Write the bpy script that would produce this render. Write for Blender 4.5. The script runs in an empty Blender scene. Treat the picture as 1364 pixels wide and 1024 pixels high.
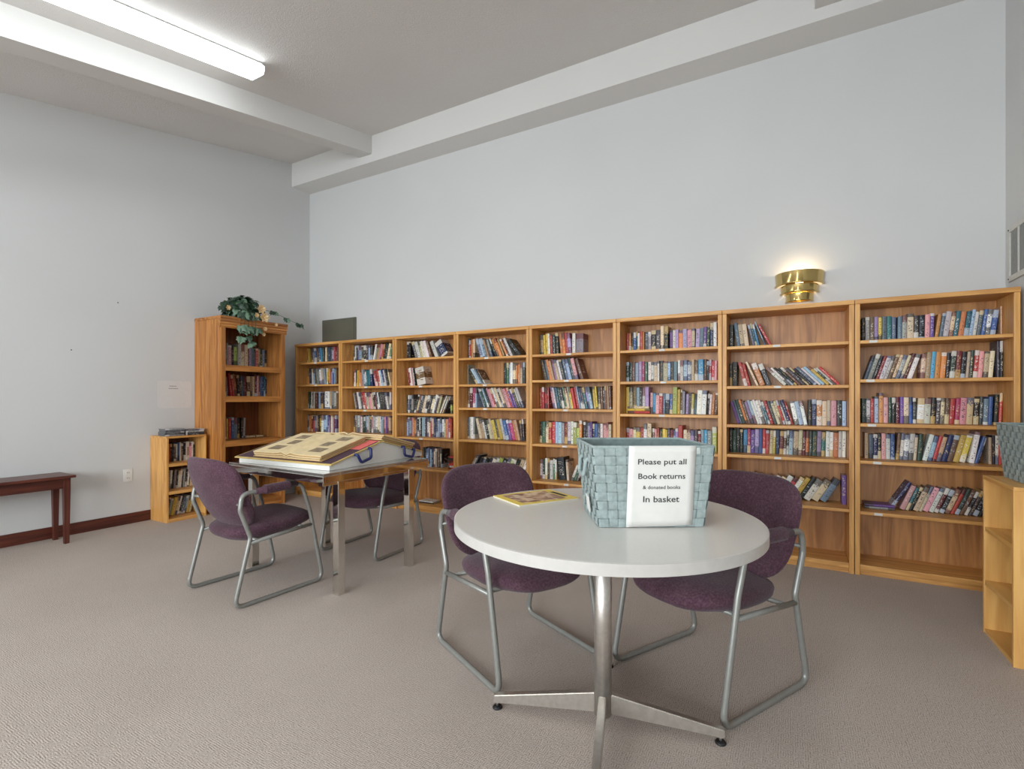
import bpy, bmesh, math, random
from mathutils import Vector, Matrix

C = bpy.context.scene.collection
SC = bpy.context.scene
PI = math.pi
R = math.radians

# ------------------------------------------------------------------ camera
CAM_H = 1.17
cam_d = bpy.data.cameras.new('camera')
cam_d.sensor_width = 36.0
cam_d.lens = 36.0 * 660.0 / 1364.0
cam_d.shift_y = 18.0 / 1364.0
cam_d.clip_start = 0.05
cam = bpy.data.objects.new('camera', cam_d)
C.objects.link(cam)
cam.location = (0, 0, CAM_H)
cam.rotation_euler = (R(90), 0, R(29.14))
SC.camera = cam

# ------------------------------------------------------------------ world, lights, exposure
world = bpy.data.worlds.new('world')
SC.world = world
world.use_nodes = True
wbg = world.node_tree.nodes['Background']
wbg.inputs[0].default_value = (0.88, 0.95, 1.0, 1)
wbg.inputs[1].default_value = 1.6
SC.view_settings.view_transform = 'Standard'
SC.view_settings.look = 'None'
SC.view_settings.gamma = 1.0
SC.view_settings.use_curve_mapping = False
SC.view_settings.exposure = 0.46
FLUORESCENT = 6.0
SCONCE_W = 1.2


def area_light(name, loc, rot, sx, sy, power, col=(1, 1, 1)):
    d = bpy.data.lights.new(name, 'AREA')
    d.shape = 'RECTANGLE'
    d.size, d.size_y = sx, sy
    d.energy = power
    d.color = col
    o = bpy.data.objects.new(name, d)
    C.objects.link(o)
    o.location = loc
    o.rotation_euler = rot
    return o


# daylight through the window band in the wall behind the camera
area_light('window_daylight', (-1.9, -4.12, 1.6), (R(70), 0, 0), 5.2, 1.6, 240, (0.87, 0.945, 1.0))


# ------------------------------------------------------------------ colour and material helpers
def lin(c):
    return tuple(((v / 255.0) / 12.92 if v / 255.0 <= 0.04045 else ((v / 255.0 + 0.055) / 1.055) ** 2.4) for v in c)


def rgba(c):
    return lin(c) + (1.0,)


class NT:
    """small node-tree writer"""
    def __init__(self, name):
        self.m = bpy.data.materials.new(name)
        self.m.use_nodes = True
        self.t = self.m.node_tree
        self.b = self.t.nodes['Principled BSDF']

    def n(self, typ, **kw):
        nd = self.t.nodes.new(typ)
        for k, v in kw.items():
            if hasattr(nd, k):
                setattr(nd, k, v)
            else:
                nd.inputs[k.replace('_', ' ')].default_value = v
        return nd

    def l(self, a, b):
        self.t.links.new(a, b)

    def ramp(self, fac, stops):
        nd = self.t.nodes.new('ShaderNodeValToRGB')
        el = nd.color_ramp.elements
        while len(el) < len(stops):
            el.new(0.5)
        for e, (p, c) in zip(el, stops):
            e.position = p
            e.color = c
        self.l(fac, nd.inputs[0])
        return nd

    def bump(self, h, strength, dist):
        nd = self.t.nodes.new('ShaderNodeBump')
        nd.inputs['Strength'].default_value = strength
        nd.inputs['Distance'].default_value = dist
        self.l(h, nd.inputs['Height'])
        self.l(nd.outputs[0], self.b.inputs['Normal'])

    def set(self, rough=0.5, metal=0.0, spec=0.5):
        self.b.inputs['Roughness'].default_value = rough
        self.b.inputs['Metallic'].default_value = metal
        self.b.inputs['Specular IOR Level'].default_value = spec

    def coords(self, kind='Object', scale=(1, 1, 1), rnd=True):
        tc = self.t.nodes.new('ShaderNodeTexCoord')
        mp = self.t.nodes.new('ShaderNodeMapping')
        mp.inputs['Scale'].default_value = scale
        self.l(tc.outputs[kind], mp.inputs[0])
        if rnd:
            oi = self.t.nodes.new('ShaderNodeObjectInfo')
            mu = self.t.nodes.new('ShaderNodeMath')
            mu.operation = 'MULTIPLY'
            mu.inputs[1].default_value = 37.0
            self.l(oi.outputs['Random'], mu.inputs[0])
            cx = self.t.nodes.new('ShaderNodeCombineXYZ')
            for i in range(3):
                self.l(mu.outputs[0], cx.inputs[i])
            self.l(cx.outputs[0], mp.inputs['Location'])
        return mp.outputs[0]


def mat_flat(name, col, rough=0.5, metal=0.0, var=0.06, scale=40, bump=0.0, spec=0.5):
    """one colour with a faint mottle"""
    t = NT(name)
    t.set(rough, metal, spec)
    co = t.coords()
    nz = t.n('ShaderNodeTexNoise', Scale=scale, Detail=4.0)
    t.l(co, nz.inputs['Vector'])
    c = lin(col)
    a = tuple(max(0, v * (1 - var)) for v in c) + (1,)
    b = tuple(min(1, v * (1 + var)) for v in c) + (1,)
    rp = t.ramp(nz.outputs['Fac'], [(0.3, a), (0.7, b)])
    t.l(rp.outputs[0], t.b.inputs['Base Color'])
    if bump:
        t.bump(nz.outputs['Fac'], bump, 0.002)
    return t.m


def mat_wood(name, axis, light, dark, rough=0.42, knots=0.0, fine=1.0):
    t = NT(name)
    t.set(rough)
    s = [34.0 * fine] * 3
    s[axis] = 1.6
    co = t.coords(scale=tuple(s))
    n1 = t.n('ShaderNodeTexNoise', Scale=1.0, Detail=6.0, Distortion=0.8)
    t.l(co, n1.inputs['Vector'])
    s2 = [7.0] * 3
    s2[axis] = 0.7
    co2 = t.coords(scale=tuple(s2))
    n2 = t.n('ShaderNodeTexNoise', Scale=1.0, Detail=3.0, Distortion=1.6)
    t.l(co2, n2.inputs['Vector'])
    wv = t.n('ShaderNodeMath', operation='MULTIPLY')
    wv.inputs[1].default_value = 26.0
    t.l(n2.outputs['Fac'], wv.inputs[0])
    sn = t.n('ShaderNodeMath', operation='SINE')
    t.l(wv.outputs[0], sn.inputs[0])
    ml = t.n('ShaderNodeMath', operation='MULTIPLY_ADD')
    ml.inputs[1].default_value = 0.10
    t.l(sn.outputs[0], ml.inputs[0])
    t.l(n1.outputs['Fac'], ml.inputs[2])
    mid = tuple((a + b) / 2 for a, b in zip(lin(light), lin(dark))) + (1,)
    rp = t.ramp(ml.outputs[0], [(0.25, rgba(dark)), (0.5, mid), (0.68, rgba(light))])
    t.l(rp.outputs[0], t.b.inputs['Base Color'])
    t.bump(n1.outputs['Fac'], 0.08, 0.002)
    return t.m


M = {}
OAK_L, OAK_D = (226, 170, 98), (188, 130, 66)
for i, ax in enumerate('xyz'):
    M['oak_' + ax] = mat_wood('oak_' + ax, i, OAK_L, OAK_D)
    M['red_oak_' + ax] = mat_wood('red_oak_' + ax, i, (198, 134, 70), (146, 90, 42))
    M['maple_' + ax] = mat_wood('maple_' + ax, i, (228, 178, 104), (206, 150, 80), fine=0.7)
    M['mahogany_' + ax] = mat_wood('mahogany_' + ax, i, (104, 52, 38), (66, 30, 24), rough=0.35)
M['oak_back'] = mat_wood('oak_back', 2, (198, 142, 86), (152, 100, 54), fine=0.6)
M['red_oak_back'] = mat_wood('red_oak_back', 2, (140, 80, 42), (96, 50, 26))


def mat_wall(name, col, scale, strength, dist=0.003):
    t = NT(name)
    t.set(0.85, 0, 0.2)
    co = t.coords(rnd=False)
    nz = t.n('ShaderNodeTexNoise', Scale=scale, Detail=5.0, Roughness=0.65)
    t.l(co, nz.inputs['Vector'])
    n2 = t.n('ShaderNodeTexNoise', Scale=0.9, Detail=2.0)
    t.l(co, n2.inputs['Vector'])
    c = lin(col)
    rp = t.ramp(n2.outputs['Fac'], [(0.3, tuple(v * 0.975 for v in c) + (1,)), (0.7, tuple(min(1, v * 1.02) for v in c) + (1,))])
    t.l(rp.outputs[0], t.b.inputs['Base Color'])
    t.bump(nz.outputs['Fac'], strength, dist)
    return t.m


M['wall'] = mat_wall('painted_wall', (208, 208, 207), 90, 0.10)
M['ceiling'] = mat_wall('textured_ceiling', (222, 219, 216), 110, 0.55, 0.006)
M['beam'] = mat_wall('painted_beam', (218, 216, 213), 90, 0.12)


def mat_carpet():
    t = NT('carpet')
    t.set(0.95, 0, 0.1)
    co = t.coords(rnd=False)
    big = t.n('ShaderNodeTexNoise', Scale=1.1, Detail=4.0, Roughness=0.6)
    t.l(co, big.inputs['Vector'])
    # short ribs: noise cells choose between ribs along x and ribs along y
    cells = t.n('ShaderNodeTexVoronoi', Scale=75.0)
    t.l(co, cells.inputs['Vector'])
    wx = t.n('ShaderNodeTexWave', Scale=44.0, Distortion=3.5, Detail=2.0)
    wx.bands_direction = 'X'
    t.l(co, wx.inputs['Vector'])
    wy = t.n('ShaderNodeTexWave', Scale=44.0, Distortion=3.5, Detail=2.0)
    wy.bands_direction = 'Y'
    t.l(co, wy.inputs['Vector'])
    sp = t.n('ShaderNodeSeparateColor')
    t.l(cells.outputs['Color'], sp.inputs[0])
    gt = t.n('ShaderNodeMath', operation='GREATER_THAN')
    gt.inputs[1].default_value = 0.45
    t.l(sp.outputs[0], gt.inputs[0])
    mx = t.n('ShaderNodeMix', data_type='FLOAT')
    t.l(gt.outputs[0], mx.inputs[0])
    t.l(wx.outputs['Fac'], mx.inputs[2])
    t.l(wy.outputs['Fac'], mx.inputs[3])
    fine = t.n('ShaderNodeTexNoise', Scale=150.0, Detail=3.0)
    t.l(co, fine.inputs['Vector'])
    ad = t.n('ShaderNodeMath', operation='MULTIPLY_ADD')
    ad.inputs[1].default_value = 0.42
    t.l(mx.outputs[0], ad.inputs[0])
    t.l(fine.outputs['Fac'], ad.inputs[2])
    rp = t.ramp(ad.outputs[0], [(0.30, rgba((144, 130, 120))), (0.62, rgba((182, 169, 159))), (0.95, rgba((202, 191, 182)))])
    r2 = t.ramp(big.outputs['Fac'], [(0.3, (0.90, 0.89, 0.885, 1)), (0.7, (1.0, 1.0, 1.0, 1))])
    mm = t.n('ShaderNodeMix', data_type='RGBA', blend_type='MULTIPLY')
    mm.inputs[0].default_value = 1.0
    t.l(rp.outputs[0], mm.inputs[6])
    t.l(r2.outputs[0], mm.inputs[7])
    t.l(mm.outputs[2], t.b.inputs['Base Color'])
    t.bump(ad.outputs[0], 0.4, 0.003)
    return t.m


M['carpet'] = mat_carpet()


def mat_fabric():
    t = NT('plum_fabric')
    t.set(0.9, 0, 0.2)
    co = t.coords()
    a = t.n('ShaderNodeTexNoise', Scale=130.0, Detail=3.0)
    t.l(co, a.inputs['Vector'])
    b = t.n('ShaderNodeTexNoise', Scale=9.0, Detail=3.0)
    t.l(co, b.inputs['Vector'])
    ad = t.n('ShaderNodeMath', operation='MULTIPLY_ADD')
    ad.inputs[1].default_value = 0.45
    t.l(b.outputs['Fac'], ad.inputs[0])
    t.l(a.outputs['Fac'], ad.inputs[2])
    rp = t.ramp(ad.outputs[0], [(0.45, rgba((62, 40, 50))), (0.72, rgba((80, 54, 65))), (1.0, rgba((100, 74, 84)))])
    t.l(rp.outputs[0], t.b.inputs['Base Color'])
    t.b.inputs['Sheen Weight'].default_value = 0.15
    t.b.inputs['Sheen Roughness'].default_value = 0.5
    t.bump(a.outputs['Fac'], 0.3, 0.002)
    return t.m


M['fabric'] = mat_fabric()
M['frame'] = mat_flat('grey_painted_steel', (142, 142, 137), 0.36, 0.35, 0.05)
M['brushed'] = mat_flat('brushed_steel', (208, 203, 196), 0.36, 0.9, 0.08, 60)
M['chrome'] = mat_flat('chrome', (225, 222, 216), 0.06, 1.0, 0.02)
M['brass'] = mat_flat('polished_brass', (206, 180, 118), 0.12, 1.0, 0.04)
M['black_plastic'] = mat_flat('black_plastic', (22, 22, 24), 0.5)
M['laminate'] = mat_flat('grey_laminate', (208, 205, 199), 0.26, 0, 0.03, 220)
M['laminate_edge'] = mat_flat('laminate_edge', (192, 188, 182), 0.45, 0, 0.03)
M['glass_top'] = mat_flat('mirror_glass', (186, 182, 176), 0.05, 0.8, 0.03)
M['white_board'] = mat_flat('white_board', (226, 225, 220), 0.4, 0, 0.02)
M['tan_board'] = mat_flat('tan_board', (206, 178, 110), 0.6, 0, 0.06)
M['plum_card'] = mat_flat('plum_card', (74, 48, 62), 0.7)
M['red_card'] = mat_flat('red_card', (226, 108, 104), 0.7)
M['blue_handle'] = mat_flat('blue_handle', (30, 42, 98), 0.4)
M['album_page'] = mat_flat('album_page', (222, 200, 156), 0.75, 0, 0.10, 14)
M['page_edge'] = mat_flat('page_edge', (186, 148, 96), 0.8, 0, 0.2, 160)
M['photo_print'] = mat_flat('photo_print', (142, 124, 98), 0.5, 0, 0.45, 34)
M['paper'] = mat_flat('white_paper', (219, 217, 211), 0.7, 0, 0.02)
M['ink'] = mat_flat('black_ink', (58, 58, 58), 0.8)
M['ink_grey'] = mat_flat('grey_ink', (140, 138, 136), 0.8)
M['plastic_white'] = mat_flat('white_plastic', (228, 228, 224), 0.4)
M['slot'] = mat_flat('dark_slot', (46, 44, 42), 0.7)
M['grey_plastic'] = mat_flat('grey_plastic', (96, 96, 98), 0.4)
M['olive_panel'] = mat_flat('olive_grey_paint', (96, 94, 80), 0.5, 0, 0.05, 6)
M['vent_metal'] = mat_flat('vent_paint', (206, 204, 196), 0.5)
M['vent_panel'] = mat_flat('vent_panel_grey', (138, 138, 134), 0.5, 0, 0.05)
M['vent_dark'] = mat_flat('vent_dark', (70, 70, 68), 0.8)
M['leaf'] = mat_flat('ivy_leaf', (34, 62, 40), 0.45, 0, 0.45, 18)
M['leaf_pale'] = mat_flat('ivy_leaf_pale', (96, 124, 100), 0.5, 0, 0.35, 18)
M['stem'] = mat_flat('ivy_stem', (74, 66, 42), 0.7)
M['petal'] = mat_flat('cream_petal', (230, 200, 150), 0.6, 0, 0.12)
M['pot'] = mat_flat('brown_pot', (104, 70, 44), 0.7)
M['strap'] = mat_flat('grey_green_strap', (148, 161, 159), 0.75, 0, 0.16, 60, 0.3)
M['strap_dark'] = mat_flat('strap_lining', (118, 133, 132), 0.8, 0, 0.14, 60)
M['magazine_pages'] = mat_flat('magazine_pages', (214, 206, 190), 0.6)


def mat_emit(name, col, strength, base=(235, 238, 238)):
    t = NT(name)
    t.set(0.5)
    t.b.inputs['Base Color'].default_value = rgba(base)
    co = t.coords(scale=(1, 1, 1))
    nz = t.n('ShaderNodeTexNoise', Scale=2.0)
    t.l(co, nz.inputs['Vector'])
    rp = t.ramp(nz.outputs['Fac'], [(0.3, tuple(v * 0.96 for v in col) + (1,)), (0.7, tuple(col) + (1,))])
    t.l(rp.outputs[0], t.b.inputs['Emission Color'])
    t.b.inputs['Emission Strength'].default_value = strength
    return t.m


M['diffuser'] = mat_emit('fluorescent_diffuser', (0.90, 0.97, 1.0), FLUORESCENT)
M['diffuser_side'] = mat_emit('fluorescent_lens_side', (0.90, 0.97, 1.0), 0.42)
M['bulb'] = mat_emit('warm_bulb', (1.0, 0.78, 0.45), 3.0)


def mat_magazine():
    t = NT('magazine_cover')
    t.set(0.3)
    co = t.coords(rnd=False)
    nz = t.n('ShaderNodeTexNoise', Scale=16.0, Detail=4.0, Distortion=1.2)
    t.l(co, nz.inputs['Vector'])
    rp = t.ramp(nz.outputs['Fac'], [(0.34, rgba((84, 56, 44))), (0.46, rgba((176, 138, 112))), (0.58, rgba((226, 204, 176))), (0.72, rgba((120, 96, 92)))])
    t.l(rp.outputs[0], t.b.inputs['Base Color'])
    return t.m


M['magazine_picture'] = mat_magazine()
M['magazine_yellow'] = mat_flat('magazine_yellow', (232, 204, 84), 0.3, 0, 0.05)


def mat_book():
    """printed cover: colour attribute 'base' (alpha = seed), 'ink' second colour; UV on the spine"""
    t = NT('book_cover')
    t.set(0.45)
    ab = t.n('ShaderNodeVertexColor', layer_name='base')
    ai = t.n('ShaderNodeVertexColor', layer_name='ink')
    uv = t.n('ShaderNodeUVMap', uv_map='UVMap')
    sx = t.n('ShaderNodeSeparateXYZ')
    t.l(uv.outputs[0], sx.inputs[0])
    sd = ab.outputs['Alpha']

    def math_(op, a, b=None, c=None):
        nd = t.n('ShaderNodeMath', operation=op)
        for i, v in enumerate((a, b, c)):
            if v is None:
                continue
            if isinstance(v, (int, float)):
                nd.inputs[i].default_value = v
            else:
                t.l(v, nd.inputs[i])
        return nd.outputs[0]

    def hsh(k):
        return math_('FRACT', math_('MULTIPLY', sd, k))
    u, v = sx.outputs[0], sx.outputs[1]
    # lettering: noise cells stretched across the spine
    cx = t.n('ShaderNodeCombineXYZ')
    t.l(math_('MULTIPLY', u, 2.2), cx.inputs[0])
    t.l(math_('MULTIPLY', v, 17.0), cx.inputs[1])
    t.l(math_('MULTIPLY', sd, 91.0), cx.inputs[2])
    nz = t.n('ShaderNodeTexNoise', Scale=1.4, Detail=3.0)
    t.l(cx.outputs[0], nz.inputs['Vector'])
    txt = math_('GREATER_THAN', nz.outputs['Fac'], 0.57)
    inu = math_('LESS_THAN', math_('ABSOLUTE', math_('SUBTRACT', u, 0.5)), 0.30)
    lo = math_('MULTIPLY_ADD', hsh(13.7), 0.25, 0.08)
    hi = math_('MULTIPLY_ADD', hsh(29.3), 0.25, 0.68)
    inv = math_('MULTIPLY', math_('GREATER_THAN', v, lo), math_('LESS_THAN', v, hi))
    gap = math_('GREATER_THAN', math_('ABSOLUTE', math_('SUBTRACT', v, math_('MULTIPLY_ADD', hsh(7.1), 0.2, 0.42))), 0.035)
    text = math_('MULTIPLY', math_('MULTIPLY', txt, inu), math_('MULTIPLY', inv, gap))
    # colour bands at head or foot
    bt = math_('MULTIPLY', math_('GREATER_THAN', v, math_('MULTIPLY_ADD', hsh(3.3), 0.25, 0.68)), math_('GREATER_THAN', hsh(17.9), 0.62))
    bb = math_('MULTIPLY', math_('LESS_THAN', v, math_('MULTIPLY_ADD', hsh(5.9), 0.3, 0.08)), math_('GREATER_THAN', hsh(23.1), 0.60))
    band = math_('MAXIMUM', bt, bb)
    fac = math_('ABSOLUTE', math_('SUBTRACT', band, text))
    fac = math_('MULTIPLY', fac, 0.82)
    mx = t.n('ShaderNodeMix', data_type='RGBA')
    t.l(fac, mx.inputs[0])
    t.l(ab.outputs['Color'], mx.inputs[6])
    t.l(ai.outputs['Color'], mx.inputs[7])
    t.l(mx.outputs[2], t.b.inputs['Base Color'])
    return t.m


M['book'] = mat_book()
M['book_pages'] = mat_flat('book_pages', (216, 200, 170), 0.85, 0, 0.08, 90)

# ------------------------------------------------------------------ mesh helpers


class MB:
    def __init__(self):
        self.bm = bmesh.new()

    def box(self, x0, x1, y0, y1, z0, z1, bevel=0.0, mi=0, mat4=None):
        co = [(x0, y0, z0), (x1, y0, z0), (x1, y1, z0), (x0, y1, z0), (x0, y0, z1), (x1, y0, z1), (x1, y1, z1), (x0, y1, z1)]
        tmp = bmesh.new()
        vs = [tmp.verts.new(c) for c in co]
        for f in ((0, 3, 2, 1), (4, 5, 6, 7), (0, 1, 5, 4), (1, 2, 6, 5), (2, 3, 7, 6), (3, 0, 4, 7)):
            tmp.faces.new([vs[i] for i in f])
        if bevel:
            bmesh.ops.bevel(tmp, geom=list(tmp.edges), offset=bevel, segments=2, profile=0.6, affect='EDGES')
        self._merge(tmp, mi, mat4)
        return self

    def _merge(self, tmp, mi=0, mat4=None):
        mp = {}
        for v in tmp.verts:
            mp[v] = self.bm.verts.new(mat4 @ v.co if mat4 else v.co)
        for f in tmp.faces:
            try:
                nf = self.bm.faces.new([mp[v] for v in f.verts])
                nf.material_index = mi
                nf.smooth = f.smooth
            except ValueError:
                pass
        tmp.free()

    def prism(self, pts, axis, a, b, mi=0):
        """polygon pts (2-D) extruded along axis from a to b"""
        def P(p, t):
            if axis == 0:
                return (t, p[0], p[1])
            if axis == 1:
                return (p[0], t, p[1])
            return (p[0], p[1], t)
        A = [self.bm.verts.new(P(p, a)) for p in pts]
        B = [self.bm.verts.new(P(p, b)) for p in pts]
        n = len(pts)
        fs = [self.bm.faces.new(A), self.bm.faces.new(B[::-1])]
        for i in range(n):
            fs.append(self.bm.faces.new([A[i], B[i], B[(i + 1) % n], A[(i + 1) % n]]))
        for f in fs:
            f.material_index = mi
        return self

    def quad(self, pts, mi=0):
        f = self.bm.faces.new([self.bm.verts.new(p) for p in pts])
        f.material_index = mi
        return self

    def lathe(self, prof, seg=24, a0=0.0, a1=2 * PI, c=(0, 0, 0), mi=0, smooth=True):
        full = abs(a1 - a0 - 2 * PI) < 1e-6
        n = seg if full else seg + 1
        rings = []
        for k in range(n):
            a = a0 + (a1 - a0) * k / seg
            rings.append([self.bm.verts.new((c[0] + r * math.cos(a), c[1] + r * math.sin(a), c[2] + z)) for r, z in prof])
        for k in range(seg):
            A, B = rings[k], rings[(k + 1) % n]
            for i in range(len(prof) - 1):
                f = self.bm.faces.new([A[i], B[i], B[i + 1], A[i + 1]])
                f.smooth = smooth
                f.material_index = mi
        if full:
            for i in (0, -1):
                if prof[i][0] > 1e-6:
                    self.bm.faces.new([r[i] for r in rings])
        return self

    def tube(self, pts, rad, seg=10, closed=False, cap=True, mi=0):
        pts = [Vector(p) for p in pts]
        n = len(pts)
        rings = []
        prev_u = None
        for i, p in enumerate(pts):
            if closed:
                d = (pts[(i + 1) % n] - pts[i - 1]).normalized()
            else:
                d = (pts[min(i + 1, n - 1)] - pts[max(i - 1, 0)]).normalized()
            if prev_u is None:
                u = d.orthogonal().normalized()
            else:
                u = (prev_u - d * prev_u.dot(d)).normalized()
            prev_u = u
            w = d.cross(u)
            rr = rad[i] if isinstance(rad, (list, tuple)) else rad
            rings.append([self.bm.verts.new(p + (u * math.cos(2 * PI * k / seg) + w * math.sin(2 * PI * k / seg)) * rr) for k in range(seg)])
        m = n if closed else n - 1
        for i in range(m):
            A, B = rings[i], rings[(i + 1) % n]
            sh = 0
            if closed and i == n - 1:
                sh = min(range(seg), key=lambda s: (A[0].co - B[s].co).length)
            for k in range(seg):
                f = self.bm.faces.new([A[k], A[(k + 1) % seg], B[(k + 1 + sh) % seg], B[(k + sh) % seg]])
                f.smooth = True
                f.material_index = mi
        if cap and not closed:
            self.bm.faces.new(rings[0][::-1])
            self.bm.faces.new(rings[-1])
        return self

    def build(self, name, mats, parent=None, smooth=False):
        bmesh.ops.recalc_face_normals(self.bm, faces=list(self.bm.faces))
        me = bpy.data.meshes.new(name)
        self.bm.to_mesh(me)
        self.bm.free()
        if smooth:
            for p in me.polygons:
                p.use_smooth = True
        return link(name, me, mats, parent)


def link(name, me, mats, parent=None):
    if not isinstance(mats, (list, tuple)):
        mats = [mats]
    if not me.materials:
        for m in mats:
            me.materials.append(M[m] if isinstance(m, str) else m)
    o = bpy.data.objects.new(name, me)
    C.objects.link(o)
    if parent:
        o.parent = parent
    return o


def fillet(pts, r, seg=5, closed=False):
    """round the corners of a polyline"""
    pts = [Vector(p) for p in pts]
    n = len(pts)
    out = []
    for i, p in enumerate(pts):
        if not closed and i in (0, n - 1):
            out.append(p)
            continue
        a, b = pts[i - 1], pts[(i + 1) % n]
        da, db = (a - p), (b - p)
        la, lb = da.length, db.length
        da.normalize()
        db.normalize()
        rr = r[i] if isinstance(r, (list, tuple)) else r
        ang = da.angle(db)
        t = min(rr / math.tan(ang / 2), la * 0.48, lb * 0.48)
        p0, p1 = p + da * t, p + db * t
        for k in range(seg + 1):
            s = k / seg
            out.append((1 - s) ** 2 * p0 + 2 * s * (1 - s) * p + s * s * p1)
    return out


def thing(name, label, cat, loc=(0, 0, 0), rz=0.0, group=None):
    o = bpy.data.objects.new(name, None)
    o.empty_display_size = 0.1
    C.objects.link(o)
    o.location = loc
    o.rotation_euler = (0, 0, rz)
    return tag(o, label, cat, group)


def tag(o, label, cat, group=None):
    o['label'] = label
    o['category'] = cat
    if group:
        o['group'] = group
    return o


def struct(o):
    o['kind'] = 'structure'
    return o


def dup(root, loc, rz, label):
    r = root.copy()
    C.objects.link(r)
    r.location = loc
    r.rotation_euler = (0, 0, rz)
    r['label'] = label
    for ch in list(root.children):
        c = ch.copy()
        C.objects.link(c)
        c.parent = r
        for g in ch.children:
            d = g.copy()
            C.objects.link(d)
            d.parent = c
    return r


# ------------------------------------------------------------------ the room
XL, XR, YB, YF = -5.365, 1.21, 4.29, -4.0
CEIL0, SLOPE, YS = 4.067, 0.197, 4.028


def zc(y):
    return CEIL0 + SLOPE * (y - YS)


struct(MB().box(XL - .1, XR + .1, YF - .1, YB + .1, -.1, 0).build('floor', 'carpet'))
struct(MB().box(XL - .1, XL, YF - .1, YB + .1, 0, 4.3).build('wall_left', 'wall'))
struct(MB().box(XL, XR, YB, YB + .1, 0, 4.3).build('wall_back', 'wall'))
struct(MB().box(XR, XR + .1, YF - .1, YB + .1, 0, 4.3).build('wall_right', 'wall'))
struct(MB().prism([(YF - .1, zc(YF - .1)), (YB + .1, zc(YB + .1)), (YB + .1, zc(YB + .1) + .1), (YF - .1, zc(YF - .1) + .1)], 0, XL, XR).build('ceiling', 'ceiling'))
# wall behind the camera with a wide window band
w = MB()
w.box(XL, XR, YF - .1, YF, 0, .62)
w.box(XL, XR, YF - .1, YF, 2.32, 2.6)
w.box(XL, -4.55, YF - .1, YF, .62, 2.32)
w.box(.75, XR, YF - .1, YF, .62, 2.32)
struct(w.build('wall_front', 'wall'))
wf = MB()
for x in (-4.55, -2.8, -1.03, .71):
    wf.box(x, x + .05, YF - .07, YF - .02, .62, 2.32)
wf.box(-4.55, .76, YF - .07, YF - .02, .62, .67)
wf.box(-4.55, .76, YF - .07, YF - .02, 2.27, 2.32)
struct(wf.build('window_1', 'plastic_white'))
# soffit along the back wall and two sloped ceiling beams
struct(MB().box(XL, XR, YS, YB, 3.78, zc(YB) + .05).build('trim_1', 'beam'))


def beam(name, x0, x1):
    b = .2
    pts = [(YF, zc(YF) - b), (YS, zc(YS) - b), (YS, zc(YS) + .02), (YF, zc(YF) + .02)]
    return struct(MB().prism(pts, 0, x0, x1).build(name, 'beam'))


beam('trim_2', -4.2, -4.018)
beam('trim_3', .16, .345)
struct(MB().box(XL, XL + .012, YF, 2.86, 0, .098, .003).build('baseboard_left', 'mahogany_y'))
struct(MB().box(XR - .012, XR, YF, 2.9, 0, .098, .003).build('baseboard_right', 'mahogany_y'))
struct(MB().box(XL, -5.25, YB - .012, YB, 0, .098, .003).build('baseboard_back', 'mahogany_x'))


# ------------------------------------------------------------------ fluorescent fixtures under the sloped ceiling
def fixture(x, y0, y1, label):
    """wrap-around lens fixture: built along its own y axis, tilted with the ceiling"""
    L = (y1 - y0) / math.cos(math.atan(SLOPE))
    t = thing('ceiling_light', label, 'light', (x, (y0 + y1) / 2, zc((y0 + y1) / 2) - .012))
    t.rotation_euler = (math.atan(SLOPE), 0, 0)
    h = L / 2
    MB().box(-.075, .075, -h, h, -.03, 0, .002).build('housing', 'plastic_white', t)
    sec = [(-.092, -.022), (-.092, -.050), (-.068, -.078), (.068, -.078), (.092, -.050), (.092, -.022)]
    MB().prism(sec, 1, -h + .006, h - .006).build('diffuser', ['diffuser', 'diffuser_side'], t)
    for p in t.children[-1].data.polygons:
        p.material_index = 0 if p.normal.z < -.9 else 1
    for s in (-1, 1):
        sec2 = [(-.094, -.020), (-.094, -.052), (-.069, -.080), (.069, -.080), (.094, -.052), (.094, -.020)]
        a, b = sorted((s * (h - .006), s * h))
        MB().prism(sec2, 1, a, b).build('end_cap', 'plastic_white', t)
    return t


fixture(-3.592, -.06, 2.385, 'long fluorescent ceiling light with clear lens, beside the left sloped beam')
fixture(-.7, -.85, 1.6, 'unseen fluorescent ceiling light added as fill over the round table')  # added twin fixture, out of view, fills the right side with light

# ------------------------------------------------------------------ small things on walls and ceiling
t = thing('sprinkler_head', 'small dark recessed sprinkler head in the sloped ceiling left of the beam', 'sprinkler', (-4.526, 3.119, zc(3.119)))
t.rotation_euler = (math.atan(SLOPE), 0, 0)
MB().lathe([(.022, -.002), (.045, -.004), (.048, -.001)], 20).build('escutcheon', 'vent_metal', t)
MB().lathe([(0.0, -.012), (.016, -.012), (.022, -.004), (.022, 0)], 16).build('head', 'black_plastic', t)

t = thing('wall_outlet', 'white wall outlet plate low on the left wall between bench and small bookcase', 'outlet', (XL, 2.284, .452))
MB().box(0, .006, -.036, .036, -.058, .058, .002).build('plate', 'plastic_white', t)
for s in (-1, 1):
    o = MB().box(.006, .009, -.017, .017, s * .025 - .014, s * .025 + .014, .001).build('receptacle', 'plastic_white', t)
    MB().box(.009, .0096, -.009, -.006, s * .025 - .006, s * .025 + .006).box(.009, .0096, .006, .009, s * .025 - .006, s * .025 + .006).build('slot', 'slot', o)

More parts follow.
